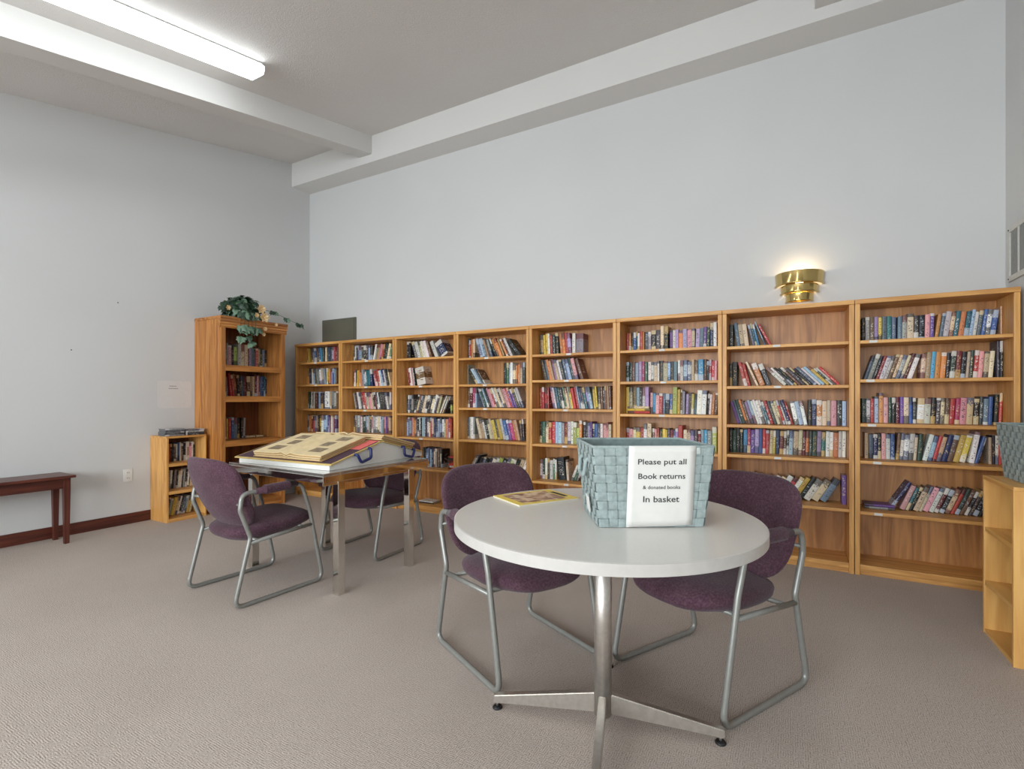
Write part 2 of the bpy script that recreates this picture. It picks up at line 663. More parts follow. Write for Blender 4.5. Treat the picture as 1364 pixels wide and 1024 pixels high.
# pale note with two printed lines on the left wall
t = thing('paper_note', 'pale rounded paper note with two short printed lines on the left wall', 'paper', (XL + .001, 2.688, 1.205))
pts = []
for cx, cy, a0 in ((.13, .105, 0), (-.13, .105, 90), (-.13, -.105, 180), (.13, -.105, 270)):
    for k in range(5):
        a = R(a0 + k * 22.5)
        pts.append((cx + .03 * math.cos(a), cy + .03 * math.sin(a)))
MB().prism(pts, 0, 0, .0012).build('sheet', mat_flat('pale_paper', (214, 211, 208), .8, 0, .02), t)
for z, w_ in ((.083, .040), (.060, .046)):
    mb = MB()
    x = -.01 - w_
    random.seed(int(z * 1000))
    while x < -.01 + w_ - .012:
        ww = random.uniform(.008, .02)
        mb.box(.0012, .0018, x, x + ww, z - .004, z + .004)
        x += ww + .004
    mb.build('print_line', 'ink_grey', t)
for y, z, lb in ((1.869, 1.582, 'tiny dark nail in the left wall above the bench'), (2.207, 2.044, 'tiny dark nail high on the left wall above the outlet')):
    o = MB().lathe([(0, .004), (.004, .004), (.005, .0)], 8).build('nail', 'slot')
    o.location = (XL + .001, y, z)
    o.rotation_euler = (0, R(90), 0)
    tag(o, lb, 'nail')

# olive panel on the back wall above the first bookcases
t = thing('wall_panel', 'olive grey metal panel on the back wall behind the two leftmost bookcases', 'panel', (-4.817, YB, 1.80))
MB().box(-.288, .288, -.022, 0, 0, .341, .002).build('frame', 'olive_panel', t)
MB().box(-.268, .268, -.028, -.022, .015, .318, .002).build('cover', 'olive_panel', t)

# vent grille on the right wall
t = thing('wall_vent', 'pale metal air vent with upright slats high on the right wall', 'vent', (XR, 3.93, 2.06))
fr = MB()
fr.box(-.012, 0, -.29, .29, .135, .168, .002)
fr.box(-.012, 0, -.29, .29, -.168, -.135, .002)
fr.box(-.012, 0, -.29, -.257, -.135, .135, .002)
fr.box(-.012, 0, .257, .29, -.135, .135, .002)
fr.build('frame', 'vent_metal', t)
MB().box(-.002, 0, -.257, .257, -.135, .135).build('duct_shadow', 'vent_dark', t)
for k in range(4):
    y = -.257 + .1285 * (k + .5)
    p_ = MB().box(-.007, -.002, y - .054, y + .054, -.135, .135)
    for q in range(1, 4):
        p_.box(-.0085, -.007, y - .054 + q * .027 - .002, y - .054 + q * .027 + .002, -.135, .135)
    p_.build('grille_panel', 'vent_panel', t)
for k in range(3):
    y = -.257 + .1285 * (k + 1)
    MB().box(-.011, -.002, y - .009, y + .009, -.135, .135, .001).build('mullion', 'vent_metal', t)
for y in (-.28, .28):
    for z in (-.152, .152):
        s_ = MB().lathe([(0, .003), (.005, .002), (.006, 0)], 8).build('screw', 'slot', t)
        s_.location = (-.012, y * .97, z)
        s_.rotation_euler = (0, R(-90), 0)

# brass sconce
t = thing('wall_sconce', 'polished brass tiered half-round wall sconce glowing above the bookcases', 'wall lamp', (.072, YB, 1.885))
for r0, r1, z0, z1 in ((.158, .162, .122, .212), (.122, .125, .062, .122), (.088, .092, .0, .062)):
    prof = [(r0 - .012, z0), (r0, z0 + .004), (r0 - .002, z0 + .012), (r1, z1 - .006), (r1, z1), (r1 - .004, z1), (r1 - .008, z0 + .014), (r0 - .012, z0)]
    MB().lathe(prof, 28, PI, 2 * PI, (0, 0, 0)).build('tier', 'brass', t)
    MB().lathe([(r0 + .001, z0 - .001), (r0 + .007, z0 + .001), (r0 + .007, z0 + .007), (r0 + .001, z0 + .009)], 28, PI, 2 * PI).build('rim', 'brass', t)
MB().box(-.09, .09, -.006, 0, .005, .19, .002).build('back_plate', 'brass', t)
MB().lathe([(0, .05), (.016, .05), (.028, .09), (.022, .125), (0, .138)], 14, c=(0, -.06, .03)).build('bulb', 'bulb', t)
ld = bpy.data.lights.new('sconce_light', 'POINT')
ld.energy = SCONCE_W
ld.color = (1.0, .80, .52)
ld.shadow_soft_size = .03
lo = bpy.data.objects.new('sconce_light', ld)
C.objects.link(lo)
lo.parent = t
lo.location = (0, -.06, .185)

# ------------------------------------------------------------------ the row of eight oak bookcases
YBC = 3.98                      # front of the cases
YBK = YB - .012                 # back of the cases
EDGE = [-5.243, -4.460, -3.647, -2.850, -2.044, -1.236, -.429, .385, 1.189]
TOPZ = 1.822
SHELF_Z = {1: [1.595, 1.331, 1.042, .757, .43], 2: [1.589, 1.300, 1.042, .775, .43], 3: [1.586, 1.299, 1.010, .762, .446],
           4: [1.560, 1.302, 1.076, .765, .43], 5: [1.560, 1.330, 1.074, .759, .427], 6: [1.559, 1.304, 1.041, .751, .43],
           7: [1.551, 1.259, .975, .755, .428], 8: [1.551, 1.294, 1.002, .757, .422]}
CASE_NAME = {1: 'leftmost', 2: 'second from left', 3: 'third from left', 4: 'fourth from left', 5: 'fourth from right',
             6: 'third from right', 7: 'second from right', 8: 'rightmost'}
STICK = {1: .48, 2: .46, 3: .42, 4: .42, 5: .44, 6: .44, 7: .42, 8: .13}
CASE_EXTRA = {1: 'left of the row, nearest the corner', 2: 'full of books, beside the leftmost one',
              3: 'whose second shelf is nearly empty', 4: 'with a gap on its second shelf',
              5: 'red spines starting its third shelf', 6: 'behind the woven basket',
              7: 'below the brass sconce', 8: 'at the right wall'}
random.seed(3)
for k in range(1, 9):
    x0, x1 = EDGE[k - 1] + .002, EDGE[k] - .002
    wd = x1 - x0
    t = thing('bookcase', 'oak bookcase, %s of eight, %s' % (CASE_NAME[k], CASE_EXTRA[k].replace('left of the row, ', '')), 'bookcase', (x0, YBC, 0), 0, 'oak bookcases along the back wall')
    D = YBK - YBC
    for a, b in ((0, .028), (wd - .028, wd)):
        MB().box(a, b, 0, D, 0, TOPZ - .03, .0025).build('side_panel', 'oak_z', t)
    MB().box(-.001, wd + .001, -.006, D, TOPZ - .03, TOPZ, .004).build('top_panel', 'oak_x', t)
    MB().box(.028, wd - .028, D - .008, D, .03, TOPZ - .03).build('back_panel', 'oak_back', t)
    MB().box(.028, wd - .028, .022, .042, 0, .035, .001).build('kick_board', 'oak_x', t)
    MB().box(.028, wd - .028, .004, D - .008, .035, .069, .004).build('shelf', 'oak_x', t)
    for i, z in enumerate(SHELF_Z[k]):
        s = MB().box(.028, wd - .028, .004, D - .008, z - .022, z, .004).build('shelf', 'oak_x', t)
        sx = STICK[k] * wd + random.uniform(-.03, .03)
        if k < 8 and random.random() < .15:
            continue
        MB().box(sx - .022, sx + .022, .0025, .0045, z - .019, z - .003).build('shelf_label', 'paper', s)

# ------------------------------------------------------------------ tall oak bookcase on the left wall
TX, TY0, TY1, TH = -4.902, 2.877, 3.60, 1.99
t = thing('bookcase', 'dark oak bookcase with crown moulding against the left wall under the ivy', 'bookcase', (XL + .004, TY0, 0))
tw, td = TY1 - TY0, TX - XL - .004
for a, b in ((0, .022), (tw - .022, tw)):
    MB().box(0, td - .02, a, b, 0, TH - .03, .002).build('side_panel', 'red_oak_z', t)
for a, b in ((.004, .05), (tw - .05, tw - .004)):
    MB().box(td - .02, td, a, b, 0, TH - .11, .003).build('stile', 'red_oak_z', t)
cr = MB()
prof = [(td - .02, TH - .115), (td, TH - .115), (td + .004, TH - .10), (td + .004, TH - .082), (td + .011, TH - .078), (td + .011, TH - .056),
        (td + .018, TH - .052), (td + .018, TH - .028), (td + .026, TH - .022), (td + .026, TH - .002), (td - .02, TH - .002)]
cr.prism(prof, 1, -.012, tw + .012)
cr.build('crown_moulding', 'red_oak_y', t)
MB().box(0, td - .02, -.004, tw + .004, TH - .03, TH, .002).build('top_panel', 'red_oak_y', t)
MB().box(0, .008, .022, tw - .022, .02, TH - .03).build('back_panel', 'red_oak_back', t)
TS = {1: 1.499, 2: 1.185, 3: .735, 4: .40}
for i, z in TS.items():
    MB().box(.008, td - .021, .022, tw - .022, z - .02, z, .001).build('shelf', 'red_oak_y', t)
    MB().box(td - .021, td - .002, .05, tw - .05, z - .055, z + .004, .003).build('shelf_lip', 'red_oak_y', t)
MB().box(.008, td - .021, .022, tw - .022, .07, .09).build('shelf', 'red_oak_y', t)
MB().box(td - .021, td - .001, .05, tw - .05, 0, .095, .003).build('base_board', 'red_oak_y', t)

# ------------------------------------------------------------------ small bookcase beside it
SX, SY0, SY1, SH = -5.066, 2.469, 2.831, .808
t = thing('bookcase', 'small pale oak bookcase on the left wall holding discs and books', 'bookcase', (XL + .004, SY0, 0))
sw, sd_ = SY1 - SY0, SX - XL - .004
for a, b in ((0, .018), (sw - .018, sw)):
    MB().box(0, sd_, a, b, 0, SH - .018, .0015).build('side_panel', 'maple_z' if a else 'oak_z', t)
MB().box(0, sd_, 0, sw, SH - .018, SH, .0015).build('top_panel', 'oak_y', t)
MB().box(0, .006, .018, sw - .018, .0, SH - .018).build('back_panel', 'red_oak_back', t)
SS = {1: .553, 2: .290, 3: .03}
for i, z in SS.items():
    MB().box(.006, sd_ - .002, .018, sw - .018, max(0, z - .03), z, .0015).build('shelf', 'oak_y', t)

# ------------------------------------------------------------------ maple cube case at the right wall
t = thing('bookcase', 'low pale maple open shelf unit at the right wall under a basket', 'bookcase', (.854, 2.939, 0))
d = XR - .014 - .854
h = .783
wd = .389
for a, b in ((0, .018), (wd - .018, wd)):
    MB().box(0, d, a, b, 0, h - .018, .0015).build('side_panel', 'maple_z', t)
MB().box(0, d, 0, wd, h - .018, h, .0015).build('top_panel', 'maple_y', t)
MB().box(d - .006, d, .018, wd - .018, 0, h - .018).build('back_panel', 'maple_z', t)
for z in (.02, .262, .528):
    MB().box(.003, d - .006, .018, wd - .018, z - .02, z, .001).build('shelf', 'maple_y', t)

# ------------------------------------------------------------------ mahogany bench on the left wall
t = thing('bench', 'dark mahogany wooden bench standing against the left wall', 'bench', (-5.185, 1.16, 0))
MB().box(-.15, .155, -.63, .626, .528, .55, .006).build('seat_board', 'mahogany_y', t)
for s in (-1, 1):
    MB().box(s * .105 - .009, s * .105 + .009, -.56, .56, .445, .528, .002).build('apron', 'mahogany_y', t)
    MB().box(-.09, .09, s * .565 - .009, s * .565 + .009, .445, .528, .002).build('apron', 'mahogany_x', t)
for sx in (-1, 1):
    for sy in (-1, 1):
        mb = MB()
        bm = mb.bm
        cx, cy = sx * .105, sy * .578
        top = [bm.verts.new((cx + a * .021, cy + b * .021, .528)) for a, b in ((-1, -1), (1, -1), (1, 1), (-1, 1))]
        mid = [bm.verts.new((cx + a * .021, cy + b * .021, .44)) for a, b in ((-1, -1), (1, -1), (1, 1), (-1, 1))]
        bot = [bm.verts.new((cx + a * .015, cy + b * .015, 0)) for a, b in ((-1, -1), (1, -1), (1, 1), (-1, 1))]
        bm.faces.new(top)
        bm.faces.new(bot[::-1])
        for A, B in ((top, mid), (mid, bot)):
            for i in range(4):
                bm.faces.new([A[i], A[(i + 1) % 4], B[(i + 1) % 4], B[i]])
        mb.build('leg', 'mahogany_z', t)


# ------------------------------------------------------------------ armchairs
def cushion(a, b, h, n=3.4, rings=7, seg=40, k=2.6, under=1.0, shape=None):
    """pillow-like superellipse pad, half sizes a, b; dome height h above and h*under below"""
    bm = bmesh.new()

    def ring(r, z):
        out = []
        for i in range(seg):
            th = 2 * PI * i / seg
            c, s = math.cos(th), math.sin(th)
            x = a * r * math.copysign(abs(c) ** (2 / n), c)
            y = b * r * math.copysign(abs(s) ** (2 / n), s)
            p = Vector((x, y, z))
            out.append(bm.verts.new(shape(p) if shape else p))
        return out
    prev = None
    ct = Vector((0, 0, h))
    cb = Vector((0, 0, -h * under))
    vt = bm.verts.new(shape(ct) if shape else ct)
    rs = [.25, .5, .7, .84, .93, .98, 1.0]
    up = [ring(r, h * (1 - r ** k) ** (1 / k)) for r in rs]
    dn = [ring(r, -h * under * (1 - r ** k) ** (1 / k)) for r in rs[:-1]]
    vb = bm.verts.new(shape(cb) if shape else cb)

    def bridge(A, B):
        for i in range(seg):
            f = bm.faces.new([A[i], A[(i + 1) % seg], B[(i + 1) % seg], B[i]])
            f.smooth = True
    for i in range(seg):
        bm.faces.new([vt, up[0][i], up[0][(i + 1) % seg]]).smooth = True
        bm.faces.new([vb, dn[0][(i + 1) % seg], dn[0][i]]).smooth = True
    for A, B in zip(up, up[1:]):
        bridge(A, B)
    bridge(up[-1], dn[-1])
    for A, B in zip(dn[::-1], dn[::-1][1:]):
        bridge(A, B)
    mb = MB()
    mb.bm.free()
    mb.bm = bm
    return mb


def make_chair(label):
    t = thing('armchair', label, 'chair', group='plum sled-base armchairs')
    TR = .0125
    SXC = .268
    for s in (-1, 1):
        x = s * SXC
        pts = [(x, -.275, TR), (x, -.183, .385), (x, -.242, .545), (x, -.232, .635), (x, .135, .645), (x, .195, .46), (x, .287, TR)]
        path = fillet(pts, [.045, .05, .05, .045, .06, .2, .05], 6, True)
        MB().tube(path, TR, 10, True).build('side_frame', 'frame', t)
        # seat rail and arm pad
        MB().tube([(x, -.19, .352), (x, .205, .378)], .011, 10).build('seat_rail', 'frame', t)
        ap = fillet([(x, -.155, .637), (x, -.10, .641), (x, .05, .646), (x, .105, .646)], .03, 3)
        n = len(ap)
        rad = [.016 + .011 * min(1, 4 * i / n, 4 * (n - 1 - i) / n) for i in range(n)]
        MB().tube(ap, rad, 12).build('arm_pad', 'fabric', t)
    for y, z in ((-.13, .352), (.16, .370)):
        MB().tube([(-SXC, y, z), (SXC, y, z)], .010, 10).build('crossbar', 'frame', t)
    # seat: domed cushion with a deep rounded underside, waterfall front

    def seat_shape(p):
        x, y, z = p
        w_ = 1.0 - .07 * max(0, -y / .25)
        drop = -.03 * max(0, (y - .14) / .12) ** 2
        return Vector((x * w_, y + .035, z + .412 + .02 * (y / .25) + drop))
    cushion(.246, .270, .052, 3.0, under=1.75, k=2.2, shape=seat_shape).build('seat', 'fabric', t)
    # back: rounded pad, curved round the sitter and tilted

    def back_shape(p):
        x, y, z = p           # x across, y up, z = thickness
        w_ = 1.0 + .03 * (y / .2) - .06 * max(0, -(y + .05) / .15) ** 2
        yy = -.245 - z - .16 * (y / .4) + .055 * (x / .24) ** 2 - .025 * (1 - (y / .2) ** 2)
        return Vector((x * w_, yy, .622 + y - .02 * abs(z)))
    cushion(.266, .208, .036, 3.8, k=3.0, shape=back_shape).build('backrest', 'fabric', t)
    for s in (-1, 1):
        MB().tube([(s * SXC, -.236, .57), (s * .20, -.222, .57)], .009, 8).build('back_bracket', 'frame', t)
    return t


c0 = make_chair('plum armchair with its back to us, pulled up left of the album table')
c0.location = (-2.905, 1.925, 0)
c0.rotation_euler = (0, 0, R(-4))
dup(c0, (-2.842, 2.868, 0), R(182), 'plum armchair behind the chrome album table, facing us, partly hidden by its legs')
dup(c0, (-1.115, 2.035, 0), R(-117), 'plum armchair at the left side of the round grey table')
dup(c0, (-.300, 2.247, 0), R(151.5), 'plum armchair at the right side of the round table, behind the basket')

# ------------------------------------------------------------------ round table
RT = (-.58, 1.71)
t = thing('round_table', 'round grey laminate pedestal table with crossed steel base in the foreground', 'table', (RT[0], RT[1], 0), R(14.9))
TZ, TRD = .752, .53
MB().lathe([(0, TZ - .0335), (TRD - .004, TZ - .0335), (TRD - .004, TZ - .002), (TRD - .006, TZ), (0, TZ)], 96, smooth=False).build('tabletop', 'laminate', t)
MB().lathe([(TRD - .006, TZ - .034), (TRD, TZ - .0335), (TRD, TZ - .0015), (TRD - .003, TZ - .0003)], 180, smooth=False).build('edge_band', 'laminate_edge', t)
MB().lathe([(.031, .04), (.031, TZ - .045)], 28).build('column', 'brushed', t)
MB().lathe([(.0, TZ - .046), (.14, TZ - .046), (.14, TZ - .034), (0, TZ - .034)], 28).build('mounting_plate', 'brushed', t)
for k in range(4):
    mb = MB()
    mb.prism([(.028, .048), (.405, .024), (.405, .052), (.028, .118)], 1, -.013, .013)
    bmesh.ops.bevel(mb.bm, geom=list(mb.bm.edges), offset=.003, segments=2, affect='EDGES')
    arm = mb.build('base_arm', 'brushed', t)
    arm.rotation_euler = (0, 0, k * PI / 2)
    f = MB().lathe([(0, 0), (.017, 0), (.019, .003), (.016, .008), (.006, .011), (0, .011)], 18, c=(.393, 0, 0)).build('glide', 'black_plastic', arm)
    MB().lathe([(.005, .010), (.005, .03)], 10, c=(.393, 0, 0)).build('glide_stem', 'brushed', arm)

# magazine
mc = Vector((-.921, 1.853, TZ))
t = thing('magazine', 'yellow bordered magazine lying flat on the round table', 'magazine', mc, R(-31))
MB().box(-.108, .108, -.142, .142, 0, .006, .0008).build('pages', 'magazine_pages', t)
cv = MB().box(-.109, .109, -.143, .143, .006, .007).build('cover', 'magazine_yellow', t)
MB().box(-.088, .088, -.112, .098, .007, .0074).build('cover_picture', 'magazine_picture', cv)
MB().box(-.055, .055, .108, .128, .007, .0074).build('title_strip', 'slot', cv)


# ------------------------------------------------------------------ woven baskets
BH = .262


def basket(loc, rz, label, w0=.34, d0=.27, flare=.026, sign=True):
    t = thing('woven_basket', label, 'basket', loc, rz, 'grey green woven strap baskets')
    a0, b0 = w0 / 2, d0 / 2
    rows = 9
    nx, ny = 11, 9
    rh = BH / rows

    def half(z):
        f = flare * z / BH
        return a0 + f, b0 + f * .9
    MB().box(-a0 + .004, a0 - .004, -b0 + .004, b0 - .004, .001, .006).build('bottom', 'strap_dark', t)
    # inner lining keeps the weave opaque
    ln = MB()
    bm = ln.bm
    lo_ = [bm.verts.new((x * (a0 - .004), y * (b0 - .004), .004)) for x, y in ((-1, -1), (1, -1), (1, 1), (-1, 1))]
    ah, bh = half(BH)
    hi_ = [bm.verts.new((x * (ah - .004), y * (bh - .004), BH - .002)) for x, y in ((-1, -1), (1, -1), (1, 1), (-1, 1))]
    for i in range(4):
        bm.faces.new([lo_[i], lo_[(i + 1) % 4], hi_[(i + 1) % 4], hi_[i]])
    ln.build('lining', 'strap_dark', t)
    per = 2 * (nx + ny)

    def corner_list(z, off):
        """points around the rim at height z, one per strap boundary: list of (pos, normal)"""
        a, b = half(z)
        out = []
        for i in range(nx):
            out.append((Vector((-a + 2 * a * i / nx, -b, z)), Vector((0, -1, 0))))
        for i in range(ny):
            out.append((Vector((a, -b + 2 * b * i / ny, z)), Vector((1, 0, 0))))
        for i in range(nx):
            out.append((Vector((a - 2 * a * i / nx, b, z)), Vector((0, 1, 0))))
        for i in range(ny):
            out.append((Vector((-a, b - 2 * b * i / ny, z)), Vector((-1, 0, 0))))
        return out
    # horizontal straps: closed bands, in and out past each upright
    for r_ in range(rows):
        z0, z1 = r_ * rh + .0012, (r_ + 1) * rh - .0012
        mb = MB()
        ring = []
        for z in (z0, z1):
            cl = corner_list(z, 0)
            row = []
            for i in range(per):
                p, n = cl[i]
                q = cl[(i + 1) % per][0]
                out = (i + r_) % 2 == 0
                for fr_ in (.10, .5, .90):
                    s = (.0042 if fr_ == .5 else .003) if out else .0006
                    row.append(mb.bm.verts.new(p.lerp(q, fr_) + n * s))
            ring.append(row)
        n_ = len(ring[0])
        for i in range(n_):
            mb.bm.faces.new([ring[0][i], ring[0][(i + 1) % n_], ring[1][(i + 1) % n_], ring[1][i]])
        mb.build('weave_strap', 'strap', t)
    # upright straps
    idx = 0
    for side in range(4):
        cnt = nx if side % 2 == 0 else ny
        for i in range(cnt):
            mb = MB()
            rows_v = []
            for r_ in range(rows):
                out = (idx + r_) % 2 == 1
                for fr_ in (.12, .5, .88):
                    z = (r_ + fr_) * rh
                    cl = corner_list(z, 0)
                    p, n = cl[idx]
                    q = cl[(idx + 1) % per][0]
                    if i == cnt - 1:
                        a, b = half(z)
                        q = [Vector((a, -b, z)), Vector((a, b, z)), Vector((-a, b, z)), Vector((-a, -b, z))][side]
                    s = (.0042 if fr_ == .5 else .003) if out else .0006
                    rows_v.append([mb.bm.verts.new(p.lerp(q, .07) + n * s), mb.bm.verts.new(p.lerp(q, .93) + n * s)])
            for A, B in zip(rows_v, rows_v[1:]):
                mb.bm.faces.new([A[0], A[1], B[1], B[0]])
            mb.build('weave_strap', 'strap', t)
            idx += 1
    # folded rim
    a, b = half(BH)
    rim = [(-a, -b, BH), (a, -b, BH), (a, b, BH), (-a, b, BH)]
    path = fillet(rim, .008, 2, True)
    MB().tube(path, .0048, 8, True).build('rim', 'strap', t)
    # loop handles on the two short sides
    for s in (-1, 1):
        am, _ = half(.19)
        hp = fillet([(s * am, -.055, .215), (s * (am + .012), -.055, .205), (s * (am + .016), -.045, .155), (s * (am + .016), .045, .155), (s * (am + .012), .055, .205), (s * am, .055, .215)], .02, 4)
        MB().tube(hp, .007, 8).build('handle', 'strap', t)
    return t


bk = basket((-.455, 1.738, TZ), R(30.75), 'grey green woven basket with a paper sign, on the round table')
# white care tag at its left side
tg = MB().box(-.0015, .0015, -.018, .018, 0, .055)
tag_o = tg.build('care_tag', 'paper', bk)
tag_o.location = (-.187, -.04, .035)
tag_o.rotation_euler = (R(12), R(-8), 0)
basket((1.056, 3.135, .783), R(90), 'grey green woven basket on the maple shelf unit at the right', w0=.34, d0=.255)


# paper sign on the front of the basket
def face_y(x, z):
    return -.135 - .026 * .9 * max(0, z) / BH - .0062 - .0018 * (1 + math.sin(x * 34 + z * 9)) * (1 - z / .3)


sg = thing('paper_sign', 'white paper sign about book returns hanging on the front of the woven basket', 'sign', bk.location, R(30.75))
mb = MB()
gx, gz = 10, 12
P0, P1, ZT = -.082, .133, BH + .004


def paper_pt(i, j, off=0):
    fx = i / gx
    zb = .002 + .006 * fx
    x = P0 + (P1 - P0) * fx - .004 * (1 - j / gz)
    z = zb + (ZT - zb) * j / gz
    return Vector((x, face_y(x, z) - off, z))


front = [[mb.bm.verts.new(paper_pt(i, j, .0004)) for j in range(gz + 1)] for i in range(gx + 1)]
back = [[mb.bm.verts.new(paper_pt(i, j)) for j in range(gz + 1)] for i in range(gx + 1)]
for i in range(gx):
    for j in range(gz):
        mb.bm.faces.new([front[i][j], front[i + 1][j], front[i + 1][j + 1], front[i][j + 1]]).smooth = True
        mb.bm.faces.new([back[i][j], back[i][j + 1], back[i + 1][j + 1], back[i + 1][j]]).smooth = True
for i in range(gx):
    mb.bm.faces.new([front[i][0], back[i][0], back[i + 1][0], front[i + 1][0]])
    mb.bm.faces.new([front[i][gz], front[i + 1][gz], back[i + 1][gz], back[i][gz]])
for j in range(gz):
    mb.bm.faces.new([front[0][j], front[0][j + 1], back[0][j + 1], back[0][j]])
    mb.bm.faces.new([front[gx][j], back[gx][j], back[gx][j + 1], front[gx][j + 1]])
mb.build('sheet', 'paper', sg)


def text_line(name, s, cx, z, width, cap, mat, parent, bold=.012):
    cu = bpy.data.curves.new(name, 'FONT')
    cu.body = s
    cu.size = 1.0
    cu.offset = bold
    cu.resolution_u = 3
    ob = bpy.data.objects.new(name, cu)
    C.objects.link(ob)
    me = bpy.data.meshes.new_from_object(ob)
    C.objects.unlink(ob)
    bpy.data.objects.remove(ob)
    xs = [v.co.x for v in me.vertices]
    x0, x1 = min(xs), max(xs)
    k = width / (x1 - x0)
    kz = cap / .70
    for v in me.vertices:
        x = cx + (v.co.x - (x0 + x1) / 2) * k
        zz = z + v.co.y * kz
        v.co = Vector((x, face_y(x, zz) - .0012, zz))
    return link(name, me, mat, parent)


text_line('text_line', 'Please put all', .0255, .2066, .156, .0175, 'ink', sg)
text_line('text_line', 'Book returns', .0255, .1600, .152, .0175, 'ink', sg)
text_line('text_line', '& donated books', .0255, .1270, .121, .0115, 'ink', sg, .009)
text_line('text_line', 'In basket', .0255, .0845, .117, .0195, 'ink', sg)
tp = MB().box(.134, .146, -.1652, -.1650, .240, .260).build('tape', mat_flat('clear_tape', (180, 188, 184), .2), sg)

# ------------------------------------------------------------------ chrome table with the album stand
DC = (-2.775, 2.40)
DR = R(-3)
t = thing('display_table', 'square chrome table with mirror glass top, carrying the photo albums', 'table', (DC[0], DC[1], 0), DR)
hx, hy = .50, .445
MB().box(-hx + .006, hx - .006, -hy + .006, hy - .006, .722, .738, .002).build('glass_top', 'glass_top', t)
for s in (-1, 1):
    MB().box(-hx, hx, s * (hy - .011) - .011, s * (hy - .011) + .011, .682, .722, .002).build('frame_rail', 'chrome', t)
    MB().box(s * (hx - .011) - .011, s * (hx - .011) + .011, -hy + .022, hy - .022, .682, .722, .002).build('frame_rail', 'chrome', t)
for sx in (-1, 1):
    for sy in (-1, 1):
        x, y = sx * .447, sy * .295
        MB().box(x - .025, x + .025, y - .025, y + .025, 0, .682, .003).build('leg', 'chrome', t)
    MB().box(sx * .447 - .02, sx * .447 + .02, -hy + .022, hy - .022, .660, .682, .002).build('cross_rail', 'chrome', t)

# two-sided white sloping stand
SC0 = (-2.805, 2.463)
SR = R(2)
SZ = .739
hw, hd, e0, ap = .418, .442, .027, .136
t = thing('album_stand', 'white two-sided sloping stand on the chrome table under the albums', 'stand', (SC0[0], SC0[1], SZ), SR)
MB().prism([(-hd, .0), (hd, 0), (hd, e0), (0, ap), (-hd, e0)], 0, hw - .008, hw).build('end_panel', 'white_board', t)
MB().prism([(-hd, .0), (hd, 0), (hd, e0), (0, ap), (-hd, e0)], 0, -hw, -hw + .008).build('end_panel', 'white_board', t)
for s in (-1, 1):
    MB().prism([(s * hd, e0 - .008), (s * hd, e0), (0, ap), (0, ap - .008)], 0, -hw + .008, hw - .008).build('sloped_panel', 'white_board', t)
    a, b = sorted((s * hd, s * (hd - .008)))
    MB().box(-hw + .008, hw - .008, a, b, 0, e0 - .008).build('edge_strip', 'white_board', t)
ANG = math.atan2(ap - e0, hd)


def on_slope(side, name, label, cat, x, d, lift):
    """thing lying on a slope of the stand: local x along the ridge, local y down the slope from the ridge (side -1 = near slope)"""
    base = Vector((x, side * d * math.cos(ANG), ap - d * math.sin(ANG)))
    n = Vector((0, side * math.sin(ANG), math.cos(ANG)))
    m = Matrix.Translation((SC0[0], SC0[1], SZ)) @ Matrix.Rotation(SR, 4, 'Z') @ Matrix.Translation(base + n * lift)
    m = m @ Matrix.Rotation(-side * ANG, 4, "X")
    t_ = thing(name, label, cat)
    t_.matrix_world = m
    loc, rot, _ = m.decompose()
    t_.location = loc
    t_.rotation_euler = rot.to_euler()
    return t_


def portfolio(side, label, x0, x1, d0, d1):
    """thin tan-edged board with a dark face and a blue carrying handle over the right end"""
    xc, dc = (x0 + x1) / 2, (d0 + d1) / 2
    t_ = on_slope(side, 'portfolio_board', label, 'portfolio', xc, dc, .001)
    w_, h_ = (x1 - x0) / 2, (d1 - d0) / 2
    MB().box(-w_, w_, -h_, h_, 0, .008, .001).build('board', 'tan_board', t_)
    MB().box(-w_ + .012, w_ - .012, -h_ + .012, h_ - .012, .008, .0095).build('cover_sheet', 'plum_card', t_)
    hy_ = .04
    pts = [(w_ - .004, hy_ - .062, .0), (w_ + .018, hy_ - .060, -.002), (w_ + .022, hy_ - .045, -.058), (w_ + .022, hy_ + .045, -.058), (w_ + .018, hy_ + .060, -.002), (w_ - .004, hy_ + .062, .0)]
    MB().tube(fillet(pts, .022, 5), .0095, 10).build('handle', 'blue_handle', t_)
    return t_


portfolio(-1, 'tan edged portfolio board with blue handle on the near slope of the stand', -.47, .428, .01, .452)
portfolio(1, 'tan edged portfolio board with blue handle on the far slope of the stand', -.40, .432, .01, .44)


